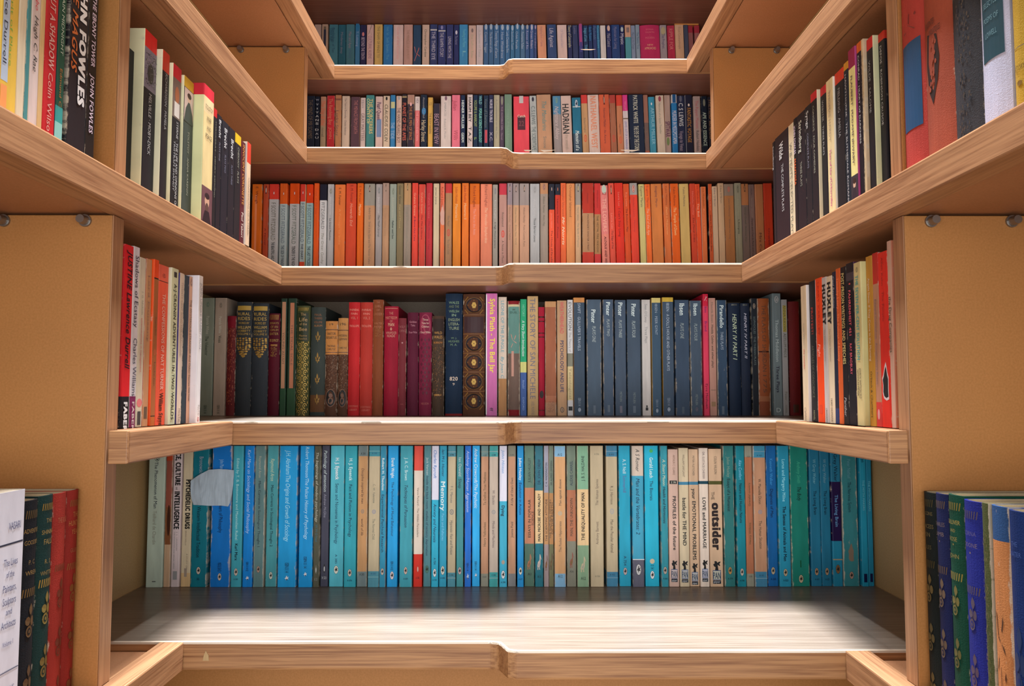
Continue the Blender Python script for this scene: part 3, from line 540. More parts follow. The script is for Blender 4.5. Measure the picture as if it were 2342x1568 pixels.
ROW2 = """
457 487.4 681|grey-green paperback|828a7a|Patrick White~723~764~bba~s24o4|The Vivisector~769~813~232~s26|ISBN 0 14~926~945~232~s24|@pen~696~.3~.04~898~454
488.8 516 681|warm grey paperback|a98|Patrick White~724~762~ccb~s24|Voss~768~784~232~s26|ISBN 0 14~926~945~332~s24|@pen~698~.3~.04~a98~554
516.4 536.8 722|*red leather hardback|712/.12/622;w=.6|@mesh~.5~.8~.8~a53~833
537.6 573.4 690|*charcoal hardback with gilt posy|33383c;w=.3|@box~704~.86~.04~b94|RURAL~714~721~ca5~h|RIDES~724~732~ca5~h|WORKS BY~736~741~b94~hs70|WILLIAM~745~752~ca5~hs84|COBBETT~754~759~b94~hs84|VOLUME I~761~766~b94~hs80|@shield~794~.9~.17~c9a04e~8a6428
574.2 611.6 693|*charcoal hardback with gilt posy|343a40;w=.3|@box~705~.84~.04~b94|RURAL~714~722~ca5~h|RIDES~725~733~ca5~h|WORKS BY~736~742~b94~hs70|WILLIAM~745~752~ca5~hs80|COBBETT~755~760~b94~hs80|VOLUME II~762~767~b94~hs80|@shield~795~.84~.17~c9a04e~8a6428
612 638 716|*plum hardback with gilt lines|512;w=.3|@zig~725~.8~.05~b84|ESSAYS~736~741~a84~hs76|OF AN~744~750~a84~hs66|OPIUM~752~757~a84~hs72|EATER~760~766~a84~hs76|DE QUINCEY~775~781~b95~hs80|@box~789~.6~.01~b84|@mesh~802~.6~.12~b94~c95
640.2 654.6 682|dark green paperback with tan strip|22382a/888/284a30|@box~789~.6~.74~b86|YOUNG ADAM~760~832~654~s34
656.8 677.2 682|dark green paperback with tan strip|1e3626/888/2a4c30;w=.4|@box~790~.46~.73~b75|THE TIDAL SOLE~742~836~754~s26
677.6 707.8 699|*olive hardback with gilt arabesque|454a2c;w=.2|@zig~707~.8~.03~b94|@box~748~.8~.26~2c3420|The~715~722~b96~hs40|Life~726~735~b96~hs64|of the~738~744~b96~hs56|Bee~748~757~b96~hs60|Maurice~765~770~a85~hs60|Maeterlinck~772~777~a85~hs64|@scroll~867~.96~.66~c9a856~8a6428
709.2 742.6 702|*grey-green hardback with gilt lilies|3c4440/903/6b4a30/942/3a423e;w=.3|PAUL~717~722~964~hs50|THIERS~725~730~964~hs56|VOLUME~734~739~964~hs56|ALBUM~742~747~a74~hs56|@fleur~769~.5~.1~b8904a~6a4a20|@fleur~818~.5~.1~b8904a~6a4a20|@fleur~866~.5~.1~b8904a~6a4a20|@fleur~912~.5~.1~b8904a~6a4a20
743.2 771.3 734|*brown hardback with tan paper label|6b4630/.001/c8884a/.1/c8884a/.355/5a3c2c;w=.6|19~739~744~432~hs30|@box~754~1~.008~643|SARTOR~760~766~543~hs70|RESARTUS~769~775~543~hs84|THOMAS~789~794~543~hs66|CARLYLE~796~801~543~hs70|@box~806~1~.008~754|@mesh~852~.96~.4~8a6a54~3a2820|@cup~910~.9~.19~865
772.2 795 727|*brown hardback with tan paper label|c08a52/.375/5a3c2c;w=.5|196~738~744~432~hs60|@box~755~1~.008~643|MODERN~765~770~543~hs80|GERMAN~773~778~543~hs80|CARLYLE~793~798~654~hs76|@box~806~1~.008~754|@mesh~852~.96~.4~8a6a54~3a2820|@cup~910~.9~.19~754
796.4 822.4 691|*bright red hardback|c2282c;w=.2|PHINEAS~706~711~e98~hs80|FINN~715~720~e98~hs56|VOL. 1~724~730~d87~hs60|TROLLOPE~743~748~e98~hs84|EVERYMANS~926~931~d76~hs84|LIBRARY~934~939~d76~hs70
822.8 851.4 691|*faded red hardback|b83a30;w=.3|PHINEAS~706~711~e98~hs76|FINN~715~720~e98~hs52|VOL. 2~724~730~d87~hs56|TROLLOPE~743~748~e98~hs80|EVERYMANS~928~933~d76~hs82|LIBRARY~935~940~d76~hs70
851.8 876 685|*tan-brown hardback|8a4a2c;w=.4|THE~689~693~b75~hs30|EARL~697~703~b75~hs60|OF~707~711~b75~hs30|LANDSEER~715~721~b75~hs80|WALTER~737~742~b75~hs76|PATER~745~750~b75~hs72|@mesh~760~.6~.08~a74~b85
877.6 910 700|*crimson hardback|9c1c34;w=.2|@box~705~.9~.006~c76|THE~713~719~d87~hs30|MARTYRDOM~723~730~d87~hs82|OF~732~737~d87~hs20|MAN~738~746~eb9~hs42|@fleur~752~.22~.035~eb9~eb9|WINWOOD~758~764~d98~hs76|READE~765~771~d98~hs56
910.6 928.4 727|*dull maroon hardback|7a3038;w=.6|HOLY~744~750~a66~hs70|LIVING~753~759~a66~hs80|@star~784~.3~.02~c99|@box~924~.4~.006~944
930.8 956.2 714|*dark plum hardback|5c1c34;w=.3|Golden~733~738~c89~hs66|Tales~741~746~c89~hs40|Oscar Wilde~757~762~c89~hs76
957.6 986.8 714|*maroon hardback with lozenge pattern|7c2440;w=.3|@oval~742~.84~.2~a03a54|Three~728~733~ecb~hs44|Tales for~736~741~ecb~hs60|Children~744~749~ecb~hs60|Oscar Wilde~757~762~ecb~hs80|@lozenge~838~.9~.55~5c1830~5c1830|NELSON~920~925~b66~hs60
988.2 1015.4 722|*mottled dark leather hardback|4c382c/.03/382c2a/.2/4c3c30;w=.5|WILD~758~764~c95~hs66|WALES~767~774~c95~hs72|BORROW~781~786~c84~hs74|@mesh~850~.9~.55~7a5434~2a2020|@box~903~.6~.016~b84
1018.2 1057.3 669|*tall navy hardback|1c3048/.985/822;w=.2|WALES~687~693~8a8~hs60|AND THE~696~702~786~hs60|WELSH~707~713~8a8~hs60|IN~716~722~9b9~hs24|ENGLISH~726~733~9a8~hs66|LITERA-~736~743~9a8~hs64|TURE~746~753~9a8~hs60|W. J.~770~774~797~hs34|HUGHES~777~782~797~hs64|M. A.~785~790~797~hs40|820~861~870~dcb~bhs48|9~875~881~dcb~hs12
1058.7 1108.8 672|*thick brown leather hardback with medallions|5a3826;w=.3|@medal~698~.92~.155~b08038~6a4a28|@box~743~.9~.13~3c2226|@medal~786~.92~.155~b08038~6a4a28|@medal~829~.92~.155~b08038~6a4a28|@medal~873~.92~.155~b08038~6a4a28|@medal~917~.92~.155~b08038~6a4a28|@box~720~1~.008~7a5028|@box~764~1~.008~7a5028|@box~808~1~.008~7a5028|@box~851~1~.008~7a5028|@box~895~1~.008~7a5028
1111 1137.4 670|pink paperback with yellow title|d7b;n=fff;w=.3|Sylvia Plath - The Bell Jar~682~852~fe5~bs46o8|@box~.5~.10~.985~f4eef0~fff~-.45|ff~932~940~222~s30
1139.6 1159.2 679|battered cream paperback with blue lettering|dcb/866/b85;w=1|LEONE OF THE JUNGLE~688~806~6ab~s38|By Joan C~816~866~6ab~is36
1160.9 1189.4 688|*torn teal and brown hardback|8a2028/.03/d8c8a0/.05/6a9890/.46/7a665c/.95/8a2028;w=1|IAN~706~710~444~hs20|@crane~780~.5~.12~c98~b86|@box~832~.2~.22~c98~c98~-.1|DUEL~712~717~465~hs60
1189.8 1204.6 684|green, yellow and blue paperback|2a7/828/dd8/852/46a;w=.1|HISTORY~697~724~8db~s40|A Very Short Introduction~733~815~eff~is46|Arnold~869~888~9be~s36|OXFORD~908~938~9be~s30
1206 1231.3 677|tan paperback, grey-blue capitals|ca7;w=.5|THE STORY OF SAN MICHELE~682~912~778~s50|AXEL MUNTHE~918~948~987~s30
1231.8 1245.5 702|*slim red hardback with black bands|b0203a;w=.2|@box~725~1~.012~411|@box~735~1~.008~411|@box~762~1~.008~411|@box~771~1~.008~411|@oval~902~.7~.07~322|@box~938~1~.008~611
1246.5 1272.8 689|bare brown paperback|c96/702/a64/905/b75/920/b86;w=.9|@mesh~930~.6~.1~754~865
1274.2 1296.5 687|tan paperback, red and navy lettering|c9a078;w=.7|WEATHERHEAD~690~763~d66~bs40|PSYCHOLOGY AND LIFE~779~897~446~bs36|@ring~937~.5~.05~765~ca8
1297.7 1311.2 685|narrow white and tan paperback|ddd/808/887/838/dc9/915/ddd;w=.2|EVOLUTION~691~755~666~s54|The Theory of~760~805~999~s40|Teleological~842~912~a97~s40|@box~934~.7~.035~222
1312.2 1338.2 680|navy paperback with orange top|d95/691/3c5064;n=c96;w=.2|SWIFT · GULLIVER'S TRAVELS~693~802~bcd~s26|ISBN 0 14~910~928~9ab~s26|@pen~937~.34~.035~cde~345
1341.9 1375.8 685|wide navy paperback|4c6074;w=.8|Pinter~708~739~eff~bs30o-4|PLAYS ONE~746~783~bcc~is24|@box~936~.16~.07~678
1379.2 1403.5 685|navy paperback|485c74;w=.8|Pinter~691~722~eff~bs40|PLAYS TWO~730~769~bcc~is28|@box~934~.22~.06~678
1406.4 1432.2 686|navy paperback|46586e;w=.4|Pinter~692~723~eff~bs40|PLAYS THREE~732~773~bcc~is28|METHUEN~896~918~899~s20|@box~936~.22~.06~778
1434.2 1465.4 685|wide navy paperback|44566a;w=.4|Pinter~695~724~eff~bs34|PLAYS FOUR~734~772~bcc~is26|METHUEN~898~922~899~s18|@box~936~.2~.06~678
1468.6 1488.5 685|white paperback|d8d4d0|Sean O'Casey~695~738~999~s30|Three Plays~747~785~999~s30|@dot~929~.2~.02~333|@box~935~.3~.025~333
1490.9 1512.3 681|navy paperback with yellow top|ed8/692/3c5870;n=ca6;w=.4|IBSEN · PEER GYNT~695~766~abc~s28|ISBN 0 14~914~930~9ab~s26|@pen~939~.34~.035~cde~345
1515.2 1541.3 680|navy paperback with golden top|db4/690/42566c;n=c94;w=.4|IBSEN · A DOLL'S HOUSE AND OTHER PLAYS~693~848~bcd~s26|ISBN 0 14~910~927~9ab~s26|@pen~936~.34~.035~cde~345
1544.2 1576.8 686|wide navy paperback|3c5068;w=.6|Ibsen~694~721~eff~bs36|PLAYS ONE~739~775~abb~is26|@box~938~.16~.06~567
1579.2 1606.3 687|navy paperback|4a5c70;w=.9|Ibsen~694~721~eff~bs36|PLAYS FOUR~740~779~abb~is28|METHUEN~902~926~899~s20|@pen~936~.3~.04~778~445
1608.8 1621.6 672|tall slim pink-red paperback|d24/.1/e46;w=.2|Ibsen~701~715~727~s40|Brand~735~758~727~s44|Eyre Methuen~878~934~623~s44|@twig~683~.7~.05~ecc
1622.6 1639 681|light tan paperback|c98;w=.1|Henrik Ibsen~691~738~876~s32|Hedda Gabler and other plays~743~841~332~s32|@box~924~.6~.04~a86|@box~892~.7~.004~765
1640.2 1663.8 686|scuffed navy paperback|38506a;w=1|Pirandello~698~750~eff~bs40|THREE PLAYS~759~800~bcd~is28|@box~938~.24~.07~678
1667.2 1694.4 693|*dark navy hardback|223046;w=.1|@zig~697~.5~.014~998|HENRY IV PART I~718~823~dec~is36
1695.8 1717 693|*dark navy hardback|242e42;w=.1|@zig~697~.5~.014~998|HENRY IV PART II~716~820~dde~is28
1719.5 1733.8 682|slim black paperback|222830;w=.6|SOPHOCLES · THE THEBAN PLAYS~724~835~788~s34|@pen~700~.6~.05~a98~222
1734.4 1762.6 682|*worn orange-brown leather hardback|a2562c/803/3c1c18/806/9c5430/906/a86a48/918/8c4a30;w=1|THE PLAYS OF SHERIDAN~697~850~643~s34|1775~858~898~643~s30
1767 1787.3 668|tall blue-grey paperback|78888c|Thomas Middleton~729~826~cdd~s36|Three Plays~836~897~334~bs36|@pen~682~.7~.06~bbb~78888c|D~932~942~cdd~hs50
1788.7 1802.2 685|slim light grey paperback|aaa|@box~729~.6~.23~ba5|ANNA KAVAN~698~758~664~s40|ASYLUM PIECE~763~818~665~s44|Peter~896~916~776~s40|OWEN~926~944~887~s30
1805.5 1831 689|*dark red hardback|6c1c1c;w=.2|@mesh~790~.12~.7~823~622|@box~934~.5~.07~421
"""
ROW3 = """
575 598.2 421|orange paperback|e72;w=.5|E. Waugh~427~466~832~s24|@box~540~.2~.8~f96~f96~-.1
600.8 613.2 421|brick red paperback|c53;w=.4|@peng~434~.6~.08~edc~623|A Novel~522~560~822~s30
614.2 636.4 421|grey paperback with red top|e43/456/ccc|F SCOTT FITZGERALD~464~550~776~s46|THE BEAUTIFUL AND DAMNED~554~612~222~bs34|@peng~441~.26~.045~fff~c43
639.5 656.6 420|grey paperback with orange top|e62/467/bcc;w=.3|F SCOTT FITZGERALD~471~557~678~s50|THIS SIDE OF PARADISE~562~612~345~bs44|@peng~443~.3~.04~fff~c53
661.2 683.3 419|grey paperback with orange top|e51/466/ccc|F SCOTT FITZGERALD~470~558~676~s44|TENDER IS THE NIGHT~563~612~222~bs36|@peng~441~.26~.045~fff~c43
685.5 698 421|slim grey paperback with orange top|e43/461/bcc/599/e53;n=eda;w=.5|F SCOTT FITZGERALD~465~554~567~s64|THE DIARY~558~594~334~bs44|@peng~440~.4~.045~fff~b33
699.2 714.8 421|grey-blue paperback with orange top|e41/464/acc|F SCOTT FITZGERALD~469~558~678~s56|THE LAST TYCOON~563~612~234~bs46|@peng~443~.34~.04~fff~c33
717.2 728.8 419|slim orange paperback|f62;w=.3|Tales of the Jazz~430~490~d53~s36
730 746.4 421|white paperback with black top|223/458/eee|FITZGERALD~463~524~888~s46|· The Great Gatsby~528~604~998~is36
748.2 762.6 421|light grey paperback|ccc|Le Grand Meaulnes~500~550~333~s30|Alain-Fournier~450~492~eee~s24|@pen~437~.5~.05~ccb~777
765.1 789.2 422|soft orange paperback|f84;w=.4|E. M. Forster~430~470~742~s22|A Passage to India~478~560~fa6~s20
790.9 814.3 420|vermilion paperback|f64/.001/e53;w=.2|E. M. Forster~424~464~a32~s28o8|Howards End~466~518~fb9~is28o6
816.2 830.5 419|slim orange paperback|f72|E. M. Forster~426~464~b42~s36|Maurice~467~493~fda~is44
832.2 856.8 420|tan paperback with grey top|aaa598/470/d9a67c|André Gide · Strait is the Gate and The Vatican Cellars~475~604~876~s20o4|@peng~431~.3~.07~dba~543
858.2 873.3 420|light grey paperback|bab0ae/.001/bbb4b2|Jean Genet~450~488~ddd~s30|The Thief's Journal~492~541~344~s28|@pen~435~.42~.06~bbb~777
874.6 889.4 419|pinkish tan paperback|c0a292/470/cfa27c;w=.3|Henry Green · Nothing · Doting~474~540~b97~s28|@peng~430~.4~.07~dba~765
890.5 906.2 420|grey-green paperback|a8b4a6|Edmund Gosse~452~498~ccb~s26|Father and Son~505~546~233~bs28|@pen~437~.4~.06~aba~776
907 922.3 419|olive paperback|9a8a66;w=.1|Günter Grass~424~466~554~s34|Cat and Mouse~468~522~cb8~s26
923.4 939.8 419|tan-topped grey paperback|d2a878/469/b0a090;w=.3|George & Weedon Grossmith The Diary of a Nobody~474~604~998~s26|@peng~428~.36~.07~cb8~643
942.2 956 419|coral red paperback|f54|Graham Greene~442~494~fb9~s36|A Burnt-Out Case~496~552~735~s30
957.2 972.8 421|orange-red paperback, edge chipped|e54;w=1|Graham Greene~440~488~fa8~s30|Our Man in Havana~492~548~822~s26
974.2 988.8 419|red paperback|d43c44;w=.2|Graham Greene~442~500~e77~s30|The Ministry of Fear~506~572~a34~s28
990.8 1004.4 420|cream paperback|ecc8a0/.001/ead8b4;w=.2|James Joyce~429~468~776~s32
1006.2 1016.8 419|slim peeling orange paperback|f86/.4/f85;w=1|Richard Jones~428~474~b42~s50|@tear~492~1~.2~eba
1018.2 1033.6 420|brown paperback with red top|d44/442/c0936c;w=.5|The Pearl~494~518~876~s28|@ring~533~.56~.07~d54~c0936c|The Dark Child~548~582~876~s30
1035.2 1053.8 420|light orange paperback|f93|Julian Huxley~428~466~c63~s32|Memories I~468~504~fda~s34
1056.2 1072.2 419|orange paperback|f84/.001/f83|Julian Huxley~424~464~c53~s36|Memories II~466~502~fda~s36
1074 1097 420|wide orange paperback|e72/.2/f85;w=.3|Richard Hughes~426~474~a42~s28|The Fox in the Attic~478~538~fba~s26
1098.6 1125.5 420|wide pale orange paperback|f97;w=.4|Richard Hughes~422~472~a65~s24|The Wooden Shepherdess~475~556~fdb~is24
1126.6 1138.6 422|slim light grey paperback|b4b0a6|Richard Hughes~458~500~ddd~s30|A High Wind in Jamaica~508~568~444~s32|@pen~437~.5~.06~aaa~888
1141.2 1159.2 419|dusky pink paperback with red top|d45/445/d0a094;w=.4|Rosamond~486~518~765~s26|@ring~535~.5~.07~e54~d0a094|A Note in Music~550~602~654~s26
1160 1172.2 419|tan paperback with lilac top|a89aa2/469/d2a48e|Aldous Huxley · Crome Yellow~474~550~a86~s32|@peng~430~.5~.08~dba~555
1172.9 1187.2 420|tan paperback with grey top|b0a2a0/470/deb088|Aldous Huxley · Brave New World~475~560~a97~s28|@peng~432~.4~.07~dba~544
1188 1210.4 419|wide pinkish tan paperback|b0a4a0/469/dfb092|Aldous Huxley · Point Counter Point~474~564~976~s20|@peng~430~.3~.07~dba~554
1212.2 1234.2 420|silvery white paperback|c4c8ca|Aldous Huxley~456~494~ddd~s26|Those Barren Leaves~499~554~555~s24|@pen~434~.34~.06~c4c8ca~999
1235.2 1253.6 419|grey-tan paperback with orange-tan top|cf9a72/444/aea094|Aldous Huxley · Antic Hay~450~518~776~s24|@pen~428~.4~.06~c98~865
1255.4 1268.4 421|orange paperback with navy top|2c3040/480/f64;w=.4|James Hilton~488~522~f98~s30|The House of Paradise~528~604~833~s30|@peng~432~.4~.06~ecb~222
1269.4 1282 421|red paperback with navy top|2c3040/446/d43;w=.2|Laurence Tirol · Private~456~545~812~s30|@peng~432~.4~.06~e86~222
1282.3 1295 418|slim orange paperback|f85/.001/f74;w=.3|Christopher Isherwood~423~494~b64~s40|Mr Norris~496~560~fec~bis44
1295.4 1315.1 419|wide soft orange paperback|eb8050/.001/f0a064|Christopher Isherwood~422~496~964~s28
1315.8 1328.8 420|cream paperback with grey top|aaa298/469/dfb890|Henry James · The Spoils of Poynton~474~566~998~s28|@peng~430~.5~.08~dc9~555
1331.5 1358.1 419|wide brown paperback with red ends|c43c2c/488/c4966e/577/d44434;w=.5|Compton~442~466~933~s10|MACKENZIE'S SINISTER STREET~491~574~754~s16
1359.3 1374.3 419|brown paperback with red ends|d43c38/490/be8e60/581/d44;w=.4|Mackenzie~436~476~a33~s22|THE VESTAL FIRE WIDOW~493~578~653~s30
1374.8 1392.5 424|pink paperback|eb8a84/536/ee9080;w=.3|THE LOVERS~454~530~fba~bs50|ALDOUS AND WIN~541~606~622~bis28|@dot~433~.6~.09~cdc|ACE~440~446~a44~hs60
1393.2 1406.5 419|coral red paperback|e85040/.001/ec5c48;w=.3|Laurie Lee~488~524~f98~s32|The Edge of Day~528~570~733~s30|@peng~434~.44~.09~cb9~422
1407.2 1426.8 419|wide scarlet paperback|ea3826;w=.3|Laurie Lee~440~472~e87~s24|I Can't Stay Long~478~542~822~s26
1427.7 1441.6 420|orange-red paperback|e05030/.001/e65a2c;w=.5|Roy Lewis~440~472~f97~s32|The Evolution Man~477~530~722~s32
1442.3 1459.8 419|red paperback with grey top|aaa6a2/446/ee4a36;w=.3|Sinclair Lewis · Mantrap~452~532~c44~s22|@pen~432~.5~.07~eba~a55
1462.8 1476.4 421|pale yellow paperback|dcd088|Eugène Marais~426~474~665~s36
1476.8 1489.8 421|orange paperback with script title|f73;w=.8|Eugène Marais~425~474~b43~s34|The Soul of the Ape~477~538~fca~is44
1490.9 1516.4 420|wide tan-orange paperback|e08848;w=.3|Kingsley Martin~426~474~855~s20
1518.2 1533.8 420|orange paperback|e07840;w=.5|Yukio Mishima~425~470~a53~s28|Death in Midsummer~474~538~fb7~is28
1535.1 1554.3 420|vivid orange paperback|f06820;w=.7|Yukio Mishima~427~471~942~s28|The Temple of Dawn~475~538~fd9~is34
1556.1 1578 420|wide dull yellow paperback|dab870;w=.3|Yukio Mishima~427~472~876~s22
1580 1592.8 420|red paperback|d84c30;w=.2|Nicholas Mosley~438~492~f87~s26|The Plural Tribe~498~554~722~s28
1592.6 1603.4 421|slim orange-red paperback|f0582c;w=.6|Iris Murdoch~425~464~b32~s40|The Bell~466~496~fca~s40
1604.5 1616.8 427|short orange-brown paperback|e47844;n=ecb;w=.4|Iris Murdoch~431~472~a52~s34|Bruno's Dream~478~552~f96~s26
1620.6 1630 421|slim dark orange paperback, black edge|c8502a/.001/d05c30;n=2a2024;w=1|Edna O'Brien~445~482~f97~s30|Girls in Their Married Bliss~492~575~511~s34
1630.2 1642.8 426|slim pale beige paperback|d8b898;w=.3|Edna O'Brien~430~472~877~s32
1643.7 1657.4 419|cream-tan paperback|d4b08a|Edna O'Brien~425~465~876~s30
1658.5 1681 420|wide brown paperback with grey top|9a8472/447/b87c4c;w=.3|Liam O'Flaherty · Skerrett the King~454~546~865~s18|@ring~432~.3~.05~c65~9a8472
1681.7 1696.8 419|grey-green paperback|98947c|John O'Hara~456~494~aa8~s22|Utopia~503~536~443~s26|@pen~433~.4~.07~98947c~554
1697.2 1714.4 420|grey paperback with tan top|b8784c/469/7c6a62|George Orwell · Burmese Days~474~554~554~s22|@peng~429~.44~.08~a75~432
1714.7 1728.6 421|grey-brown paperback|7e6660;w=.2|George Orwell~452~496~987~s22|Down and Out in Paris and London~500~598~322~s28|@pen~438~.44~.06~7e6660~544
1729.2 1747.8 421|warm brown paperback|b8703c/.001/b4764c;n=c86;w=.2|Mrs Curren~533~600~522~s30
1748.2 1768.4 419|deep orange-red paperback|c43c20;w=.2|Orwell~522~560~722~s22
"""
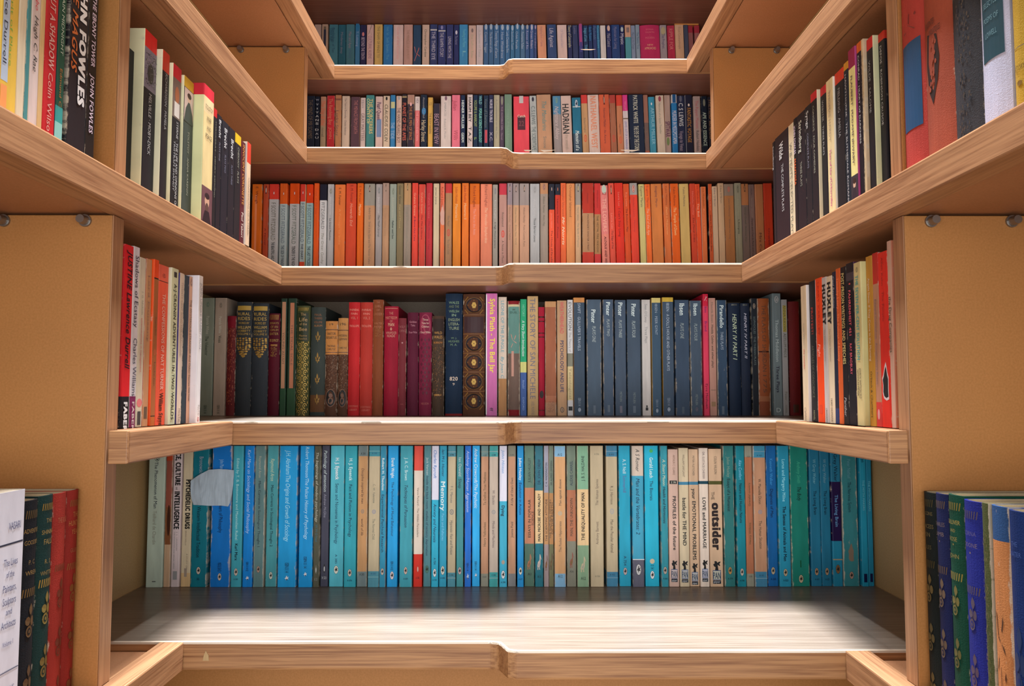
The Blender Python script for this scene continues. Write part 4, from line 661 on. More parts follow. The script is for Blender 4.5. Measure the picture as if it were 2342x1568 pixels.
ROW4 = """
686 698.8 219|black paperback|182030|Three Hearts and Three~242~300~556~s30|@dot~228~.5~.05~7bb
699.2 719.8 220|black paperback with brown lettering|222838|THE MIND OF MR SOAMES~229~318~765~s40o6
720.8 730.6 221|slim black paperback with white capitals|1a2030|W~227~231~bbc~h|T~238~242~ccc~h|I~247~251~ccc~hs20|T~256~260~ccc~h|A~264~269~ccc~h|N~273~278~ccc~h|S~281~286~ccc~h|D~295~300~ccc~h|A~305~309~ccc~h|U~313~318~ccc~h
732 744.8 220|tan paperback with red lettering|c08c72/288/b09678;w=.4|The Day of the~230~286~d75~bs60|novel~292~312~765~s40
747.4 765.2 219|red paperback|c43038/.75/d03c40;w=.7|The Revolving Boy~226~286~d86~s40|JOHN~292~318~d86~s30
766.7 780.7 218|brown-orange paperback|c0845c;w=.5|Lucky Starr~254~312~755~s40o-14|@box~228~.9~.02~854
782.2 799.4 220|cream paperback|d4bca8|Ten Years to Doomsday · Chester Anderson~226~310~766~s22
801.9 822.8 221|dark plum paperback|5c424c;n=a86;w=.3|THE MENACE FROM EARTH~229~306~b77~s34o6
823.8 835.6 223|pinkish white paperback|d8c2bc|Hjort~229~247~888~s30|GRAY MATTERS~259~322~877~s52
837.2 855.8 218|teal paperback with yellow lettering|4a8c8c|COUNTRY OF~226~284~dd9~bs28o-22|THE SORCERERS~227~307~dc8~bs36o12
858.2 875 220|pinkish white paperback, blue squares|dcc0b8;w=.2|Pearl Queen~234~274~646~bs48|@box~286~.64~.13~7a94bc|@box~304~.64~.09~7a94bc
876.2 891.2 219|cream paperback|dcc6ae|CLAUDIUS~239~290~554~is40|COLIN~294~324~554~is44|@dot~225~.3~.04~222
892.6 903.8 217|blue paperback with yellow square|3a84bc|@box~240~.8~.07~cc9|THE~280~294~9bd~bs70|TIDE~298~318~9bd~bs60
906 918.8 220|pinkish paperback, black title|dabcae|THE HAND-REARED BOY~247~328~544~s50|@dot~225~.4~.04~aaa
920 930.4 216|slim black paperback with orange lettering|2a2430;w=.4|PLANET OF THE APES~236~322~c65~bs64|@box~222~1~.02~986
931.2 947.4 216|black and brown paperback with orange lettering|b08878/.1/3a3240;w=.9|THE BLUE MEN OF SPACE~243~320~c85~s34|@dot~238~.3~.04~ebb
948.5 959.8 220|slim white and red paperback|ddd0cc/252/dc7478|THE DEMOLISHED MAN~254~322~fbb~s36|VEX~224~236~878~s40
961.8 976.4 216|black paperback with blue dot|202c40;w=.4|Alexander Cordell~222~270~aaa~s22|Harley Street~275~324~dca~s56|@dot~254~.66~.08~3a84bc
978.2 989.8 222|mustard paperback|d8ae5c|T.D.~234~241~765~s40|THE BODY RAISERS~258~306~654~s36
991.2 1006.3 237|short dark paperback, pale title|383444;n=b98;w=.4|BEAST IN VIEW~261~330~b9a~s56
1007.8 1031.3 219|wide white paperback|dcd0cc|EMBRACES · Robert A. Pinder~234~318~aaa~s16o-6|@dot~224~.24~.05~867
1033.2 1052.2 216|pink paperback|f08098|Julian~228~252~b56~is40o-10|Wills~298~320~b56~is44
1053.6 1063.8 218|slim navy paperback|243454|HEINER MULLER~230~295~dee~bs48|GERM~304~326~dee~bs48
1068.6 1081.5 217|white paperback, black capitals|ddd0d0;n=665058|HAKIM BEY~224~280~333~bs40|T.A.Z.~291~328~333~bs40
1082.5 1092.8 217|slim navy paperback with green lettering|263a58|VOLUME & ANARCHY~229~290~9a6~bs56|P~314~320~9b6~hs50
1093.7 1103.8 216|slim navy paperback with aqua lettering|223a56|WILD~219~238~8cc~bs54|POPULAR SCIENCE & ECOLOGY~248~326~8dc~bs54
1105.9 1117.3 218|slim navy paperback with grey lettering|283a54|Voices of Liberation~226~292~788~s52|@box~312~.5~.14~c56
1118.2 1128.4 217|slim navy paperback with white lettering|343a5c|NURSE TROUBLE~228~280~ccd~bs54|X.C.~302~324~ccd~s50
1129.4 1142.8 218|grey-cream paperback|b4b098|A Commentary on the Text~228~318~888~s24
1143.2 1153 220|slim plum-grey paperback|584c60;w=.4|THE INVISIBLE GIRL · Novel~244~320~a9a~s36|@dot~230~.5~.1~998
1154 1171 214|sea-green paperback|7c9c88;w=.2|Colin MacInnes~235~340~8cab98~s20
1174.6 1210.5 220|wide coral red paperback|f05464|@box~227~.26~.08~ccc|Catch~262~268~fdc~bhs50|@box~281~.5~.15~54303c|22~276~288~865058~bhs34
1212.5 1227.8 220|silver-grey paperback|b8c0c0|C.S.LEWIS~244~286~677~s48|THE SCREWTAPE~291~345~677~s52|@dot~228~.34~.05~334
1228.5 1261.2 217|wide tan paperback, teal title|c89c7c|The Mandarins~232~300~6a9a98~is26o2|Simone~313~340~8a8a80~s18
1265.2 1283.6 220|blue and grey paperback|5890b4/.2/a09898/.62/343c50|Nightmare Abbey~244~320~d8c8c8~is40|@ring~230~.3~.06~8a8~5890b4
1284 1307.6 219|pale pink paperback, large dark title|d8beb4|HADRIAN~238~306~333~bs52o-6|the seventh~308~342~a98~s28
1309.6 1329.4 224|teal-blue paperback|2c7898/.4/44586c/.64/307c98|Memoirs of a~300~345~dee~bis38|@pel~238~.44~.09~cde~234|@box~245~.9~.012~bcc
1330.2 1344.8 214|tan paperback with red top|d84440/234/cda074;w=.2|Richard Hughes~268~302~876~s24|@ring~315~.56~.08~d64~cda074
1345.4 1370.6 217|white paperback, orange capitals|dfc8be;w=.2|NATHANAEL WEST~220~340~eb9a78~bs44
1371 1394.6 214|orange-red paperback|d46444;w=.4|Norman Mailer · An Americ~246~328~844~s18|@peng~225~.36~.12~b98~622
1395.2 1409.2 215|brown paperback with dark red top|b84840/234/ac6e54;w=.6|@ring~316~.56~.08~c54~ac6e54
1410.8 1424.8 215|tan-orange paperback with red top|d84838/240/c88460;w=.3|Angus Wilson~282~306~965~s22|@ring~319~.56~.08~d64~c88460
1425.2 1437.2 215|white paperback with magenta top|d8408c/252/d8ccd0|Woolf~230~250~e8a~s36|LEAVES OUT OF A MARRIAGE~276~340~66a~s34|@box~270~1~.012~765
1438.6 1472.2 217|wide navy paperback with cream title|202c44|PATRICK WHITE~219~283~ccb~bs24o-4|THE EYE OF THE STORM~289~345~ccb~bs26o-4
1472.8 1483.4 217|slim brown paperback|a07060/.3/74605c/.6/a8604c;w=.4|Life~300~330~865~s30
1484.5 1499 221|cyan-blue paperback|3c94b4/.1/4494b0|ARTHUR MILLER~246~330~9cd~s44o12|@dot~237~.2~.03~eee
1501.2 1519.2 219|cream paperback|d4c0ac|Memoirs of a Space Traveller~236~308~998~s22o-4|@dot~227~.36~.06~945
1520.2 1534.2 215|beige paperback, mixed-colour title|b4988c;n=d8945c;w=.2|SPITWAR~276~312~635~bs64|@dot~322~.5~.09~785
1536.2 1549 217|blue and white paperback|cfc8c8/236/2c7cb8|MURDER IN MESOPOTAMIA~254~330~c8ccd8~bs64|@box~226~.6~.09~1c5488
1549.6 1566.2 219|navy paperback with pale lettering|262c48|C S LEWIS~236~289~ccc~bs48|Voyage to Venus~300~345~a9a~s44|@dot~226~.36~.07~667
1568.2 1584.4 217|dark navy paperback with orange lettering|242438;n=bbc;w=.2|FANTASTIC VOYAGE~247~326~b8803c~bs44|@dot~240~.26~.03~edc
1586.5 1603 220|greyish beige paperback, pink and black lettering|b8a09a|The Puppet Masters~230~294~c46870~s36|Robert Heinlein~299~345~444~s36
1604.6 1618.4 220|black paperback with white lettering|1c2434;w=.4|APE AND ESSENCE~257~334~bcb~bs46|@dot~235~.4~.08~887
1619.6 1631.4 222|slim black paperback with gold lettering|262430;w=.2|THE MIND BENDERS~227~318~987048~bs54
1632.2 1643.2 221|slim black paperback with brown lettering|221e2c|THE LOST EARTH OF JOE~222~314~805c58~bs50
"""
ROW5 = """
719.5 734.6 52|dusty pink paperback|b49a90;w=.2
736.2 750.4 52|cream paperback with dark label|b89a86;w=.2|@box~62~.4~.05~765|@box~84~.4~.2~334
753 773 52|teal paperback|4a8090/.5/5c8890|Psychology of Tao~60~118~246~s24o0|David Ash~61~90~246~s22o-24
773.5 791 49|deep teal paperback|2c6478/.6/38708c|Mindanao deep~67~118~889~s26
791.9 811 49|grey-teal paperback|4a7a88|Man and Apes~67~106~989~s28|Notes~112~130~468~s24
811.9 822.8 51|slim blue paperback|447ca4|T. Lobsang~66~102~9ac~s40|@box~56~.7~.1~2c74a4
823.7 837 50|dark navy paperback|2e2e54|BEYOND THE TENTH~80~132~cbc~s46|@dot~72~.4~.05~d88
838.6 854.5 52|pinkish cream paperback|e0bab4|CULTURAL ALIENS~78~132~a78~s40|@twig~64~.6~.16~987
857 875 52|yellow paperback|dcb870|THE SHAPE OF MINDS TO~57~131~875~s28
877 897.6 49|bright blue paperback|3880c0;w=.3|Roberts · Seth~54~74~6ac~s24|Seth Speaks, The~80~132~6ac~s24
899.5 922.2 52|pinkish white paperback|e4c8c4|Gods of the Cosmos~57~132~eaa8a8~s22
923.6 944 45|tall dusty pink paperback|cca298|THE MIRACLE OF LOURDES~58~130~a87~s24
945.1 963 52|navy paperback with orange bird|345070;w=.3|@crane~120~.8~.18~c0706c~b06060
965.6 982 51|cream paperback|dcc0b0|Christopher Cardew~62~128~665~s26
983.5 1000.4 50|navy paperback with white rule|3c4878;w=.3|THE THIRD EYE~67~134~ccd~s40|@box~63~.9~.016~ccc
1001.4 1019.8 51|navy paperback with white rule|3a447c;w=.2|THE RAMPA STORY~69~127~ccd~s38|@box~65~.9~.016~ccc|@dot~57~.3~.05~99c
1020.9 1036.8 50|dark navy paperback|3c4478;w=.2|LIVING WITH THE~79~130~ccd~s38
1037.8 1049.8 51|slim dark navy paperback|343c70|The Hermit~77~98~99b~s40|@dot~69~.4~.05~dde
1050.6 1070 53|sky-blue paperback|4898d0|Feeding the Flame~65~106~7cd~s30o10|L~115~128~8cd~s30o10
1071.6 1088.6 55|pinkish cream paperback|dcbcb0|The Saffron Robe~76~130~bb9~s26|@dot~67~.3~.05~877
1089.6 1105 53|white paperback|dccfd4|A Secret of Time~64~128~bbb~s26
1106 1117.3 54|slim steel-blue paperback|4a70a0|Cosmic Trigger~71~120~bcd~s40|@dot~59~.5~.07~bcd
1117.7 1128.6 54|slim steel-blue paperback|4a72a0|The Bowmen of Life~71~119~bcd~s40|@dot~59~.5~.07~bcd
1129 1142.8 53|steel-blue paperback|4c78a8|Twenty Rings of Saturn~67~130~bcd~s40|@dot~57~.44~.07~bcd
1143.2 1155.3 54|steel-blue paperback|4a78ac|How Wondrous~72~132~bcd~s40|@dot~60~.5~.07~bcd
1155.7 1166.6 55|slim azure paperback|4a7cb0|Lady Chatterley Fire~72~120~bcd~s42|@dot~62~.5~.07~bcd
1167.2 1177 56|slim azure paperback|4880ac|Beethoven Tower~71~113~bcd~s42|@dot~62~.5~.07~bcd
1177.4 1189.4 56|azure paperback|447cac|Orbit Parade~72~112~bcd~s36o-10|@dot~60~.44~.07~bcd
1189.8 1200.8 55|slim slate-blue paperback|5880a8|Fountains Fallen~71~110~bcd~s42|@dot~59~.5~.07~bcd
1201.2 1211 54|slim slate-blue paperback|44689c|Rowan of Rin~67~110~bbd~s42|@dot~58~.5~.06~bbb
1211.4 1221.2 54|slim dark blue paperback|4464a0|Green Riders~68~110~ccd~s46|@dot~60~.5~.07~ccd
1221.6 1227.5 54|very slim grey-blue paperback|4a5c90|Trader~70~110~99b~s60|@dot~59~.6~.05~bac
1228.9 1249 48|peach orange paperback|e8a888|Hedgehog Book of Games~52~100~b88~s24
1251.4 1272.4 54|navy paperback, bold white title|3c5484;w=.3|Life Against~63~107~ccd~s36
1274.5 1296.6 53|pale pink paperback|e0c8c4|Of Time and Stars~64~106~bab~s22
1298.5 1308.4 51|slim navy paperback with yellow lettering|343c68|Theory of Catastrophe~51~104~bb9~bs56
1309.2 1321.8 51|navy paperback|3c4870;w=.3|London~54~72~88a~s36
1322.6 1333.8 52|slim navy paperback with magenta label|303c70|@box~72~.6~.3~b0508c|@box~104~.5~.12~4a4a90
1334.9 1345.3 52|slim navy paperback with blue lettering|32446c|Images of Love~58~90~6ac~bs56|THE~97~110~7bd~s50
1346.2 1355 52|slim navy paperback|2c4070|Body Mystery~57~89~48b~bs60
1355.9 1364.8 52|slim slate-navy paperback|38487c|Psychedelic~56~87~68a~s60
1365.2 1371.8 52|very slim light blue paperback|3c70a0|Mysterious Doors~53~106~6bd~s70
1373.2 1385.8 51|white paperback|d8d4d4
1387.2 1398 53|navy paperback with orange dot|30386c|Mind Control~73~104~99a~bs60|@dot~60~.6~.07~dba~d76
1398.4 1417.4 51|navy paperback|2c4880|Mysticism for Living~56~108~88a~s32
1418.2 1428.2 52|slim navy paperback with white lettering|2c3468;w=.2|Mystic~72~98~bbc~bs66|@dot~62~.6~.06~bcc
1429.7 1443 49|tan over aqua paperback|d4a890/78/58a0b0|@box~61~.5~.06~877
1443.5 1453.3 51|slim grey-blue paperback|8c9cb8;w=.2|Man and the Ganges~68~108~567~s44
1453.7 1463 50|slim grey-blue paperback|8ca0b4;w=.2|The Tantric Tree~68~108~468~s44
1464 1508.6 45|*very wide crimson book|c03464;w=.1|SONIA~54~58~d78~hs40|VALENTIN~61~65~d78~hs46|&~69~71~d67~hs6|MODERN~74~79~d78~hs46|NEW~92~96~eb9~hs30|APPROACHES~99~105~eb9~hs58
1509.6 1525 53|grey paperback|a498a0|The Prophet~73~108~557~s36|@dot~67~.7~.1~b8ac88
1526.5 1543.5 50|red paperback|b83450;w=.3|RIPPLE FOR~58~108~d88~s40
1543.9 1563.4 47|cream paperback|d8b090|From Constantinople~53~106~a87~s26
1564.2 1574 47|slim slate paperback|485068
1574.7 1586 47|brown paperback with red top|a03040/64/986060
1588.9 1600.8 47|brown paperback with red top|a83444/65/9c6464
"""

# side shelves: near-cover start, spine near edge, spine far edge, top at the near edge (pixels); listed from the post inwards
WL3 = """
262 262 303 84|black paperback tight against the post|15151c
303 326 355 64|black paperback with red top and grey picture|c22/.10/777080/.34/181820;n=e6e2b8;w=.1|MELVILLE · MOBY-DICK~.36~.72~aaa~s22|@mesh~.22~.9~.2~333~999|@oval~.24~.5~.12~3a3838
355 368 385 112|black paperback with red top|b32/.13/1c1820;n=e6e4c4|RICHARDSON · PAMELA~.14~.5~999~s30
385 393 413 143|black paperback with red top and framed picture|c02030/.09/786860/.36/181820;n=ece8c0|STERNE · THE LIFE AND OPINIONS OF~.38~.96~bbb~s22o8|TRISTRAM SHANDY~.52~.86~aaa~s18o-20|@oval~.2~.5~.12~a64|@box~.3~.6~.1~d8d0c8
413 419 442 171|grey-black paperback with yellow top and portrait|c9a030/.075/3c4440;n=e8e6bc;w=.3|TOLSTOY · ANNA KARENIN~.38~.84~998~s16|@lady~.2~.92~.24~c8b0a4~3c4440
442 465 489 189|thick cream paperback with red top and bearded portrait|d02c3c/.085/e0c898/.2/dcc48c/.74/7a5050;n=e6e8b0;w=.1|TOLSTOY~.14~.175~543~hs72|WAR~.22~.255~543~hs44|AND~.29~.32~654~hs40|PEACE~.35~.385~543~hs60|@face~.87~1~.26~6a4448~6a4448
489 489 497 246|slim black paperback with red top|b22/.07/1c1c20|THACKERAY · HENRY ESMOND~.1~.75~887~s26
497 497 508 259|black paperback, bold white name|1a1a22|Brecht~.04~.2~ccc~bs44|PLAYS ONE~.24~.4~889~s24
508 508 524 272|black paperback, bold white name|1c1e28;w=.2|Brecht~.06~.24~ccc~bs40|PLAYS TWO~.3~.46~778~s22
524 524 539 288|black paperback, bold white name|1c1c24;w=.3|Brecht~.1~.28~ccc~bs40|PLAYS THREE~.34~.52~778~s22
539 539 553 302|black paperback with yellow top|d8b020/.09/1c1c22|CHEKHOV · PLAYS~.12~.46~998~s26
553 553 563 320|dark maroon paperback|5a2028;w=.1|INNOCENT CORONETTE~.03~.62~c84~bs44|Paul Tabori~.7~.94~edc~s44
563 567 576 323|red and cream paperback at the inner end|d03c28/.2/d8b898;n=e8d8cc;w=.3|CONFESSIONS OF A MASK~.34~.9~876~s34
"""
WR3 = """
2028 2028 2013 68|black paperback with red top beside the post|c03020/.05/181820|DEFOE · ROBINSON CRUSOE~.08~.56~bbb~s28
2012 2001 1986 80|black paperback with red top|c02428/.07/181820;n=dcdcb0|WILDE · SALOME~.14~.46~999~s28
1985.5 1979 1974 88|cream paperback with marbled edge|cdb894;n=c8b090;w=.9|@mesh~.5~.9~.9~876~a98
1974 1974 1963 92|black paperback with orange top|d06024/.06/181820|CONRAD · HEART OF DARKNESS~.08~.62~ccc~s30
1963 1959 1943 104|cream paperback with purple top and portrait|94244c/.12/e4d890/.79/343040;n=a44078;w=.1|FLAUBERT  MADAME BOVARY~.17~.72~655~bs26|@lady~.89~1~.2~343038~2a2430
1943 1943 1932 138|dark blue-black paperback with orange top|c88a28/.05/1c2834|HAWTHORNE · THE BLITHEDALE ROMANCE~.08~.97~bbb~s30
1932 1932 1911 152|black paperback with red top|cc3c24/.08/181a20|FIELDING · AMELIA~.12~.46~999~s24
1911 1907 1890.5 174|pale cream paperback|dcc898;n=e8e0d0|THOMAS HARDY~.08~.44~a98~s26|Tess of the d'Urbervilles~.5~.9~b08~is26
1890.5 1890.5 1877 192|black paperback with red top|c02830/.06/181a20|WEBSTER · THREE PLAYS~.1~.5~aaa~s26
1877 1869.5 1854.5 204|black paperback with red top|c0282c/.06/1a1a20;n=dcd0b0|CONGREVE · FOUR COMEDIES~.1~.6~998~s24
1854.5 1854.5 1841 236|black paperback, white name at top|1a1c22;w=.3|Synge~.04~.18~ccc~bs40|COMPLETE PLAYS~.22~.5~889~s24
1841 1841 1821 250|black paperback, white name at top|1c1a22;w=.3|Strindberg~.06~.32~ccb~bs34|THREE PLAYS~.4~.6~998~s22
1821 1821 1814 268|slim black paperback, white and orange lettering|1a181e;w=.2|JOHN FOWLES~.06~.3~dcd~bs60|MANTISSA~.34~.56~d63~bs60
1814 1814 1802 279|slim cream paperback with spaced capitals|d8c8a8|W·B·YEATS SELECTED PLAYS~.16~.96~665~s44
1802 1802 1771 290|wide black paperback|221c24;w=.1|Wilde~.08~.23~ddd~bs30|THE COMPLETE PLAYS~.28~.7~bbb~s16o6
1771 1771 1765 322|very slim black paperback at the inner end|1c1a20|Sondberg~.04~.26~bbb~s50
"""
WL2 = """
280 280 300.5 557|red paperback with black foot|e0242c/.83/181820;w=.2|JUSTINE Lawrence Durrell~.03~.68~2a1420~bis50o6|FABER~.86~1.02~eee~ks40
300.5 300.5 315 562|white paperback with purple foot|d8d0d4/.83/802858;n=e0d8d0|Shadows of Ecstasy~.05~.45~334~s60o6|Charles Williams~.51~.83~445~s60o6|FABER~.86~1.02~dcc~bs34
315 315 330 587|cream-grey paperback with pink dot|d2c6ae/.9/c8c0a8|J. G. Nicholls~.2~.34~998~s24|exterminations in management~.36~.68~c66~s26|@dot~.86~.8~.05~e68080|@box~.95~.5~.08~444
330 330 344 590|slim pinkish red and tan paperback|c8584c/.001/c29068;n=b04840;w=.8|Lord Dunsany~.1~.5~976~s28|@box~.92~.5~.07~654
344 349 360 592|orange and brown paperback|e84c20/.11/221c18/.118/a86438/.94/332820/.946/c06830;n=ec5820;w=.2|Kingsley Amis~.35~.46~643~s26|@ring~.56~.56~.035~c64~a86438|Lucky Jim~.62~.76~643~s26
361 361 382.5 603|orange-red paperback with pale lettering|e8644c/.1/5c2820/.105/ec5c40|THE CONFESSIONS OF NAT TURNER~.18~.78~ecb4a0~bs32|William Styron~.8~1.02~321~bs40|@pen~.065~.4~.025~e8644c~622
383.5 389 405.5 611|pale green-cream paperback|d2d4ae;n=dcdcc0;w=.2|A·J·CRONIN ADVENTURES IN TWO WORLDS~.1~.97~443~bs36|@box~.04~.4~.035~333
405.5 408 418.5 623|slim cream paperback with purple edge|d4c0ac;n=34246c;w=.3|TWENTY CENT SONG FOR CAROLLINE~.06~.55~a98~s40|MYSTIC~.9~.99~765~s40
418.5 418.5 428.5 628|slim dark blue-green paperback|2a3840;w=.8
428.5 430 438 631|slim peach paperback|d0a084;n=403848;w=.3|THE MYSTERIOUS STRANGER And Other Stories~.16~.75~654~s56|MARK TWAIN~.76~.85~544~s44|@pen~.04~.8~.05~d0a084~544
438 452.5 462 629|white paperback at the inner end|dcd6d4;n=f0ecf2;w=.1|JOHN UPDIKE RABBIT, RUN~.05~.5~999~s44|PLUTO~.88~.95~876~s40|@ring~.975~.5~.03~b55~dcd6d4
"""
WR2 = """
2044 2044 2033.5 549|slim pinkish white paperback beside the post|d0a894;n=d88868;w=.2|the Drug Companies~.3~.6~443~s56
2033 2033 2012 572|red paperback with torn black patch|e03024;w=.4|Allen Kahn · The Fanatic~.03~.4~a22~s22|@tear~.74~.7~.22~dcc|@tear~.745~.56~.18~222428
2012 2012 1999 576|red and tan paperback|c03028/.18/b88468/.86/d03c38;w=.5|Edward Crankshaw · Khrushchev's Russia~.27~.76~877~s32|@oval~.93~.4~.06~d99
1998.7 1998.7 1984 583|mustard paperback with white and black lettering|c08a34|Angela Davis: If They Come in the Morning~.13~.62~dcb~s30|Orbach & Chambers~.68~.95~432~s30
1984 1972 1955.5 597|cream-yellow paperback with teal title|d0c088;n=d2cc90;w=.1|THE SEVEN-PER-CENT SOLUTION~.08~.6~4aa~bs40|JOHN H. WATSON M.D.~.65~.84~433~s24o14|NICHOLAS MEYER~.66~.82~433~s22o-16|@pen~.045~.44~.03~d0c088~665
1955.5 1955.5 1938 598|black paperback with pink lettering|1c1c24/.06/443c44/.11/1a1a22;n=4c2444;w=.5|FAHRENHEIT 451~.17~.45~e67~bs30|RAY BRADBURY~.5~.69~e67~s30|@star~.13~.3~.014~e66
1938 1938 1925 608|black paperback with cream capitals|1c1a1e;w=.5|POST-PRISON WRITINGS AND SPEECHES~.04~.62~dc8~bs52|Panther~.83~.95~bbb~is40
1923.5 1923.5 1914.5 612|slim orange paperback|d8602c;w=.2|Timothy Leary · The Politics of Ecstasy~.06~.6~f96~s48
1914.5 1914.5 1906 620|slim dark navy paperback|23283c/.9/2c3c68;w=.3|Cool Revolution~.03~.24~bbc~is44
1906 1906 1892.6 629|cream paperback with bold black name|dccaac;w=.2|HUXLEY~.04~.33~222~ks56|The Human Situation~.36~.58~a98~s26|TRIAD GRANADA~.83~.99~654~s28
1892.6 1892.6 1882 632|pale grey paperback with bold black name|c4bcb8|HUXLEY~.05~.33~222~ks64|The Devils of Loudun~.36~.58~999~s30|GRANADA~.9~1.0~554~s30
1882 1882 1867 633|bright orange-red paperback|ee4c1c|LEARY KARZLEY~.03~.4~c32~s30|Flight~.46~.55~fcb~is36|@box~.91~.4~.06~d42
1865 1867 1852 640|black paperback with red lettering|1c1c20;n=cbb;w=.5|PROTEST!~.19~.38~c43~s30|ARTICLES OF CONSCIENCE~.46~.83~665~s36|NOVEL~.92~.99~997~s26
1852 1846 1833 651|cream paperback with small red title|dcc8a8;n=e6dcd8;w=.1|Colin Wilson~.28~.44~aa9~s20|the outsider~.47~.62~d43~s24|Calder~.9~1.0~987~is34
"""
NL3 = """
223 223 201 -60|black paperback with slim white lettering|221e1e;n=2a2a30;w=.6|THE EBONY TOWER~.14~.48~dcd~bs40|JOHN FOWLES~.52~.8~dcd~bs40
201 201 158 -75|thick black paperback with orange and white lettering|262228;w=.5|THE MAGUS~.1~.56~d07038~bis30o-26|JOHN FOWLES~.05~.70~eee~ks36o16
150 150 131 -80|green paperback with turquoise foot|1e5040/.74/3a9a98/.82/8cc8c4/.9/3c9ca0;n=182030;w=.1|A CERTAIN MIDNIGHT~.05~.48~bcb~s34|Edmund C.~.55~.75~a86c34~s30
131 131 102 -90|red paperback with white lettering|c42c2c/.001/c02830|WITHOUT A SHADOW~.05~.58~dca8a0~bs44|Colin Wilson~.6~.92~d8a89c~s36
101.8 101.8 91 -95|slim tan paperback in the top left corner|d2b07c
91 91 69 -95|pale paperback with red and black lettering|d4c4c0;n=d8c8a0|The Egbo~.1~.3~d4505c~is40|Hugh C. Rae~.33~.62~333~is40
69 69 59.6 -100|slim teal-edged cream paperback|3a8a90/.001/4a8c90;w=.8
59.4 59.4 41 -105|plain cream paperback in the top left corner|dccfb4
41 41 1 -120|yellow paperback with pale blue label|e0bc50;w=.1|@box~.42~.4~.66~b4c4d8~fff~-.25|Lawrence Durrell~.12~.66~334~s22o-28|the Spirit of Place~.1~.66~78a848~s16o4|@box~.84~.36~.14~f0a060~fff~-.25
"""
NR3 = """
2056 2056 2108 -40|*red cloth hardback with blue spine label|b04038/.001/a83c34;w=.1|@box~.56~.78~.42~1f4a70|@twig~.26~.7~.1~7a2c28
2109 2109 2173 -60|*rust cloth hardback with black ornament|984834;w=.2|@vase~.52~.6~.36~984834~2c2020~-.14|LES CONTES~.28~.31~402020~hs40o-20|DROLATIQUES~.33~.36~402020~hs40
2175 2175 2237 -80|*charcoal and navy cloth hardback|343438;w=.3|@mesh~.5~.5~.9~4a4038~2c3440
2239 2239 2303 -100|*silver-grey hardback with dark teal label|b8b8cc;w=.1|@box~.36~.74~.5~1f4450|SELECTED~.3~.33~6a9098~hs50|POEMS OF~.38~.41~6a9098~hs50|LOWELL~.46~.49~6a9098~hs40
2311 2311 2350 -120|*yellow hardback cut by the frame edge|b08c2c;w=.2|@box~.6~.7~.004~765|HISTORY~.7~.73~6a5020~hs60|@dot~.8~.3~.03~7a5c28
"""
NL1 = """
180 180 153 1117|*narrow red cloth hardback with gilt roses|8c2a24;w=.2|@zig~.06~.7~.03~a87040|THE~.1~.125~a8683c~hs40|HUNTING~.14~.165~b07040~hs78|YEAR~.18~.205~a8683c~hs50|GILBERT~.27~.29~96583c~hs56|@zig~.355~.8~.03~a87040|@vine~.46~.66~.14~9c6438~8c2a24|@vine~.68~.66~.14~8c5434~8c2a24|@vine~.9~.66~.14~8c5434~8c2a24
152.5 152.5 123 1123|*faded red cloth hardback with rubbed gilding|983028;w=.3|THE ROAD~.11~.135~a05c40~hs60|@zig~.34~.7~.03~96583c|@vine~.46~.6~.14~8c4430~983028|@vine~.68~.6~.14~8a4434~983028|@vine~.9~.6~.14~8a4434~983028
122.5 122.5 89 1128|*dark green cloth hardback with gilt roses|16302e;w=.2|@zig~.05~.7~.03~b08c44|THE~.1~.12~8a7040~hs36|SHINING~.15~.17~967a44~hs70|FALLS~.19~.215~967a44~hs50|R. S.~.28~.3~8a7040~hs36|WHITTIER~.33~.35~8a7040~hs70|@zig~.385~.8~.035~c09848|@vine~.5~.66~.15~a08848~16302e|@vine~.73~.66~.15~8a7440~16302e|@vine~.95~.66~.14~8a7440~16302e
88.5 88.5 51 1139|*black cloth hardback with dull gilt roses|15171c;w=.2|@zig~.06~.7~.035~7a6038|ADVENTURE~.12~.14~8a6c3c~hs80|GOODBYE~.17~.19~8a6c3c~hs74|P. C.~.255~.275~7a6038~hs36|WREN~.3~.32~8a6c3c~hs60|@zig~.395~.8~.035~8a6a3c|@vine~.52~.64~.15~7a5c3c~15171c|@vine~.78~.64~.15~6a5038~15171c
50 50 -9 1117|white hardback jacket with black rules|d0ccd4;n=eee;w=.2|VASARI~.12~.15~557~hs46o10|@box~.205~.9~.007~334|The Lives~.26~.29~557~hs52|of the~.31~.335~557~hs30|Painters,~.36~.39~557~hs50|Sculptors~.41~.44~557~hs50|and~.455~.48~557~hs22|Architects~.5~.53~557~hs54|Volume 1~.58~.6~668~hs40|@box~.7~.9~.005~667|EVERYMAN'S~.76~.785~557~hs60|LIBRARY~.81~.835~557~hs46
"""
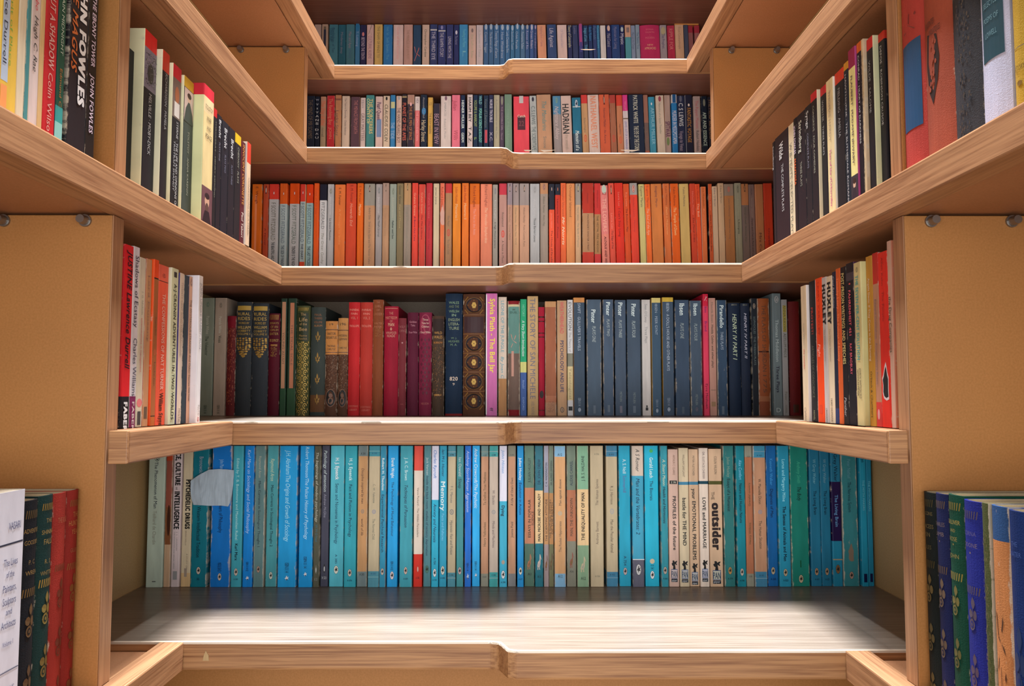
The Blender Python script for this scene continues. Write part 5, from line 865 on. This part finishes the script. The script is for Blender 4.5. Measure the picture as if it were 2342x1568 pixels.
NR1 = """
2112 2112 2139.3 1122|*black-green cloth hardback with dull gilding|141c1c;w=.2|@zig~.05~.8~.035~5a5030|BEACONS~.09~.108~6a5c38~hs70|PRINCESS~.15~.17~6a5c38~hs76|PEN~.19~.21~6a5c38~hs40|JULES~.25~.27~5a5030~hs50|@zig~.34~.8~.035~5a5030|@vine~.46~.7~.14~7a683c~141c1c|@vine~.69~.7~.14~6a5c38~141c1c|@vine~.92~.7~.14~6a5c38~141c1c
2139.6 2139.6 2167 1125|*navy blue cloth hardback with gilt roses|18204a;w=.2|@zig~.05~.8~.035~7a6450|CHARLES~.13~.15~6a5a58~hs70|LAMB~.175~.195~6a5a58~hs60|@star~.22~.12~.012~7a6450|@zig~.35~.84~.035~7a6450|@vine~.46~.7~.14~8a7460~18204a|@vine~.69~.7~.14~7a6858~18204a|@vine~.92~.7~.14~6a5a58~18204a
2167.2 2167.2 2202 1127|*bottle green cloth hardback with gilt roses|0e4030;w=.2|@zig~.05~.84~.035~9a8844|GULLIVER~.11~.13~a08c48~hs74|AND~.15~.165~8a7a40~hs30|ROSE~.185~.205~8a7a40~hs46|@star~.22~.12~.012~8a7a40|JOHN~.26~.28~8a7a40~hs56|@zig~.36~.84~.035~b09c50|@vine~.47~.6~.14~8a8048~0e4030|@vine~.7~.6~.14~7a7444~0e4030|@vine~.94~.6~.14~7a7444~0e4030
2202.3 2202.3 2243 1140|*bright royal blue cloth hardback|20287c;w=.2|@zig~.06~.8~.035~6a5c70|LORNA~.13~.15~5a5480~hs60|DOONE~.18~.2~6a5c70~hs66|@star~.225~.1~.012~8a7460|@zig~.385~.8~.035~6a5c70|@vine~.49~.56~.15~6a5c70~20287c|@vine~.73~.56~.15~6a5870~20287c|@vine~.97~.5~.12~5a5080~20287c
2248 2248 2264.3 1148|*olive worn hardback beside the torn one|4a5030;w=1|@mesh~.5~.6~.8~7a6c48~34381f
2264.7 2264.7 2304 1152|*torn hardback with bare tan back and blue cap|2c4c78/.14/b87848;w=1|@crane~.55~.5~.24~4a2c1c|@twig~.75~.6~.2~5a3420
2304.4 2304.4 2345 1163|*deep blue cloth hardback cut by the frame edge|142a5c;w=.3|THE~.12~.14~3a5088~hs30|WATER~.16~.18~3a5088~hs60|@vine~.6~.7~.3~2c4474~16306c
"""
# ------------------------------------------------------------------ build them
def proj_y(z, D): return 784+F*(-(Vector((0, D, z)).dot(UP)))/Vector((0, D, z)).dot(FW)
BOOKS = []
def leanfor(i, x):
    if i == 3 and x > 1372: return 1.3 if x < 1600 else .7
    if i == 4 and x > 1160: return (1.7 if x < 1520 else .9) if x > 1212 else .5
    if i == 5 and x > 1228: return 1.5
    return 0
def plan_row(i, data, deft, phrase, group):
    D = rowD(i); zb = treadz(i)+.0003; bot = proj_y(zb, D); n = 0
    for line in data.strip().split('\n'):
        n += 1; g, name, hard, cols, raw, opt, items = parse(line, 0, 0)
        x0, x1 = float(g[0]), float(g[1]); top = float(g[2]) if len(g) > 2 else deft
        ym = (top+min(bot, {1: 1332, 2: 951, 3: 604, 4: 330, 5: 125}[i]))/2
        a, b = atD(x0, ym, D), atD(x1, ym, D); zt = atD((x0+x1)/2, top, D).z
        H = min(zt-zb, RISE-THK-.003); w = b.x-a.x-.0003
        ln = math.radians(leanfor(i, (x0+x1)/2)); xm = (a.x+b.x)/2+math.tan(ln)*((a.z+b.z)/2-zb)
        if i >= 4:
            for it in items:
                if it[0] == 'T' and it[5] != 'h': it[6] = min(.78, it[6]*1.25)
        rnd = random.Random(n*31+i)
        BOOKS.append(dict(hard=hard, w=w, H=H, d=.112 if not hard else .122, cols=cols, raw=raw, opt=opt, items=items, top=top, bot=bot,
                          loc=(xm, D+rnd.uniform(-.0022, .0022), zb+abs(math.sin(ln))*w/2), rotz=0, lean=-ln, name=name, n=n, phrase=phrase, group=group, side=0))
def plan_wing(s, data, zshelf, xs, ymid, phrase, group, count='from the post', dep=.108, bar=None, zref=None):
    zb = zshelf+.0003; Dp = None; n = 0; out = []
    for line in data.strip().split('\n'):
        n += 1; g, name, hard, cols, raw, opt, items = parse(line, 0, 0)
        a, b, c, top = map(float, g)
        if Dp is None or abs(a-pc) > 3 and abs(a-b) < .5: Dn = atX(b, ymid, s*xs).y
        else: Dn = Dp
        if Dp is not None: Dn = max(Dn, Dp) if near_first else min(Dn, Dp)
        if abs(a-b) > .5 and Dp is not None: xs = abs(atD(b, ymid, Dn).x)
        Df = atX(c, ymid, s*xs).y
        zt = atD(b, top, Dn).z
        out.append((Dn, Df, xs, zt)); Dp, pc = Df, c
        w = abs(Df-Dn)-.0003
        H = zt-zb
        BOOKS.append(dict(hard=hard, w=w, H=H, d=min(dep, SIDE-xs-.003), cols=cols, raw=raw, opt=opt, items=items, top=0, bot=1,
                          loc=(s*xs, (Dn+Df)/2, zb), rotz=-s*math.pi/2, lean=0, name=name, n=n, phrase=phrase, group=group, side=s, count=count))
    return out
near_first = True
plan_row(1, ROW1, 1019, 'on the lowest stair shelf', 'books on the lowest stair shelf')
plan_row(2, ROW2, 686, 'on the second lowest stair shelf', 'books on the second lowest stair shelf')
plan_row(3, ROW3, 420, 'on the middle stair shelf', 'books on the middle stair shelf')
plan_row(4, ROW4, 218, 'on the second highest stair shelf', 'books on the second highest stair shelf')
plan_row(5, ROW5, 52, 'on the topmost stair shelf', 'books on the topmost stair shelf')
DBG = {}
DBG['WL3'] = plan_wing(-1, WL3, treadz(3), .3756, 290, 'upper left side shelf', 'books on the upper left side shelf')
DBG['WR3'] = plan_wing(1, WR3, treadz(3), .3720, 290, 'upper right side shelf', 'books on the upper right side shelf')
DBG['WL2'] = plan_wing(-1, WL2, treadz(2), .3720, 778, 'lower left side shelf', 'books on the lower left side shelf')
DBG['WR2'] = plan_wing(1, WR2, treadz(2), .3720, 778, 'lower right side shelf', 'books on the lower right side shelf')
near_first = False
DBG['NL3'] = plan_wing(-1, NL3, treadz(3), .3715, 121, 'top left corner', 'books in the top left corner')
DBG['NR3'] = plan_wing(1, NR3, treadz(3), .3612, 128, 'top right corner', 'books in the top right corner')
DBG['NL1'] = plan_wing(-1, NL1, treadz(1)-.010, .3806, 1330, 'bottom left corner', 'books in the bottom left corner')
DBG['NR1'] = plan_wing(1, NR1, treadz(1)-.010, .3682, 1330, 'bottom right corner', 'books in the bottom right corner')
build_texts()
for q in BOOKS:
    top, bot = q['top'], q['bot']
    fx = lambda v: v if v <= 1.5 else max(.002, min(.998, (v-top)/(bot-top)))
    items = []
    for it in q['items']:
        it = list(it)
        if it[0] == 'T': it[2], it[3] = fx(it[2]), fx(it[3])
        else: it[2] = fx(it[2])
        items.append(it)
    cuts = [fx(v) for v in q['raw']]; cols = q['cols']
    if len(cuts) >= len(cols): cuts = cuts[:len(cols)-1]
    near = None
    if 'n' in q['opt']:
        nc = hexc(q['opt']['n']); near = ([nc]*len(cols), cuts)
        if q['side'] and cuts and cuts[0] < .14 and len(cols) > 1 and q['name'].startswith('thick cream'): near = ([cols[0]]+[nc]*(len(cols)-1), cuts)
    root = make_book(q['hard'], q['w'], q['H'], q['d'], cols, cuts, float(q['opt'].get('w', .15)), near, (-1 if q['side'] < 0 else 1) if q['side'] else (1 if q['loc'][0] < 0 else -1), items, q['loc'], q['rotz'], q['lean'])
    lets = [it for it in items if it[0] == 'T']
    name = q['name']; kind = '' if ('back' in name or 'book' in name) else ' book'
    if q['side']: pos = '%s %s %s the %s' % (ordinal(q['n']), q.get('count'), 'on' if 'shelf' in q['phrase'] else 'in', q['phrase'])
    else: pos = '%s from left %s' % (ordinal(q['n']), q['phrase'])
    lab = name+kind
    if lets and 'with' not in name and ',' not in name:
        ext = ' with %s lettering' % tname(lets[0][4])
        if len((lab+ext+' '+pos).split()) <= 16: lab += ext
    if len((lab+' '+pos).split()) > 16: pos = pos.replace('from the post on the', 'from post,').replace('from the post in the', 'from post,')
    lab = lab+', '+pos
    tag(root, lab, 'book', q['group'])
# an orange book lying flat on top of the books at the right end of the topmost row

def flat_book():
    z0 = max(q['loc'][2]+q['H'] for q in BOOKS if q['phrase'] == 'on the topmost stair shelf' and q['n'] >= 54)
    a, b = atD(1542, 40, rowD(5)), atD(1597, 40, rowD(5)); w = .013; hh = b.x-a.x
    r = make_book(False, w, hh, .1, [hexc('dc9850')], [], .3, None, -1, [], (a.x, rowD(5)-.002, z0+w/2+.0008), 0, 0)
    r.rotation_euler = (0, math.pi/2, 0)
    tag(r, 'orange-brown paperback lying flat on the last books of the topmost row', 'book', 'books on the topmost stair shelf')
flat_book()
# crumpled scrap of paper hanging over two spines of the lowest row
def scrap():
    D = rowD(1)-.0042; px = [(436, 1099), (444, 1093), (458, 1084), (478, 1073.5), (500, 1072), (520, 1073), (536, 1074.5), (535, 1096), (533, 1120), (529, 1142), (526, 1151), (522, 1157.5), (505, 1155.5), (480, 1156), (462, 1154.5), (442, 1154), (438, 1136), (436.5, 1118)]
    pts = [atD(x, y, D) for x, y in px]; c = sum(pts, Vector())/len(pts)
    bm = bmesh.new(); vs = [bm.verts.new(p-c) for p in pts]; f = bm.faces.new(vs)
    bmesh.ops.triangulate(bm, faces=[f]); bmesh.ops.subdivide_edges(bm, edges=list(bm.edges), cuts=4, use_grid_fill=True)
    from mathutils import noise
    for v in bm.verts:
        v.co.y += .0017*noise.noise((v.co.x*70, v.co.z*60, 1.3))+.0008*noise.noise((v.co.x*200, v.co.z*180, 4)) - .0008
    r = bmesh.ops.extrude_face_region(bm, geom=list(bm.faces))
    for e in r['geom']:
        if isinstance(e, bmesh.types.BMVert): e.co.y += .00025
    bmesh.ops.recalc_face_normals(bm, faces=bm.faces)
    me = bpy.data.meshes.new('paper_scrap'); bm.to_mesh(me); bm.free(); me.materials.append(MATS['scrap_paper'])
    o = bpy.data.objects.new('paper_scrap', me); COL.objects.link(o); o.location = c
    tag(o, 'crumpled grey-blue scrap of paper stuck across two blue spines', 'paper')
scrap()
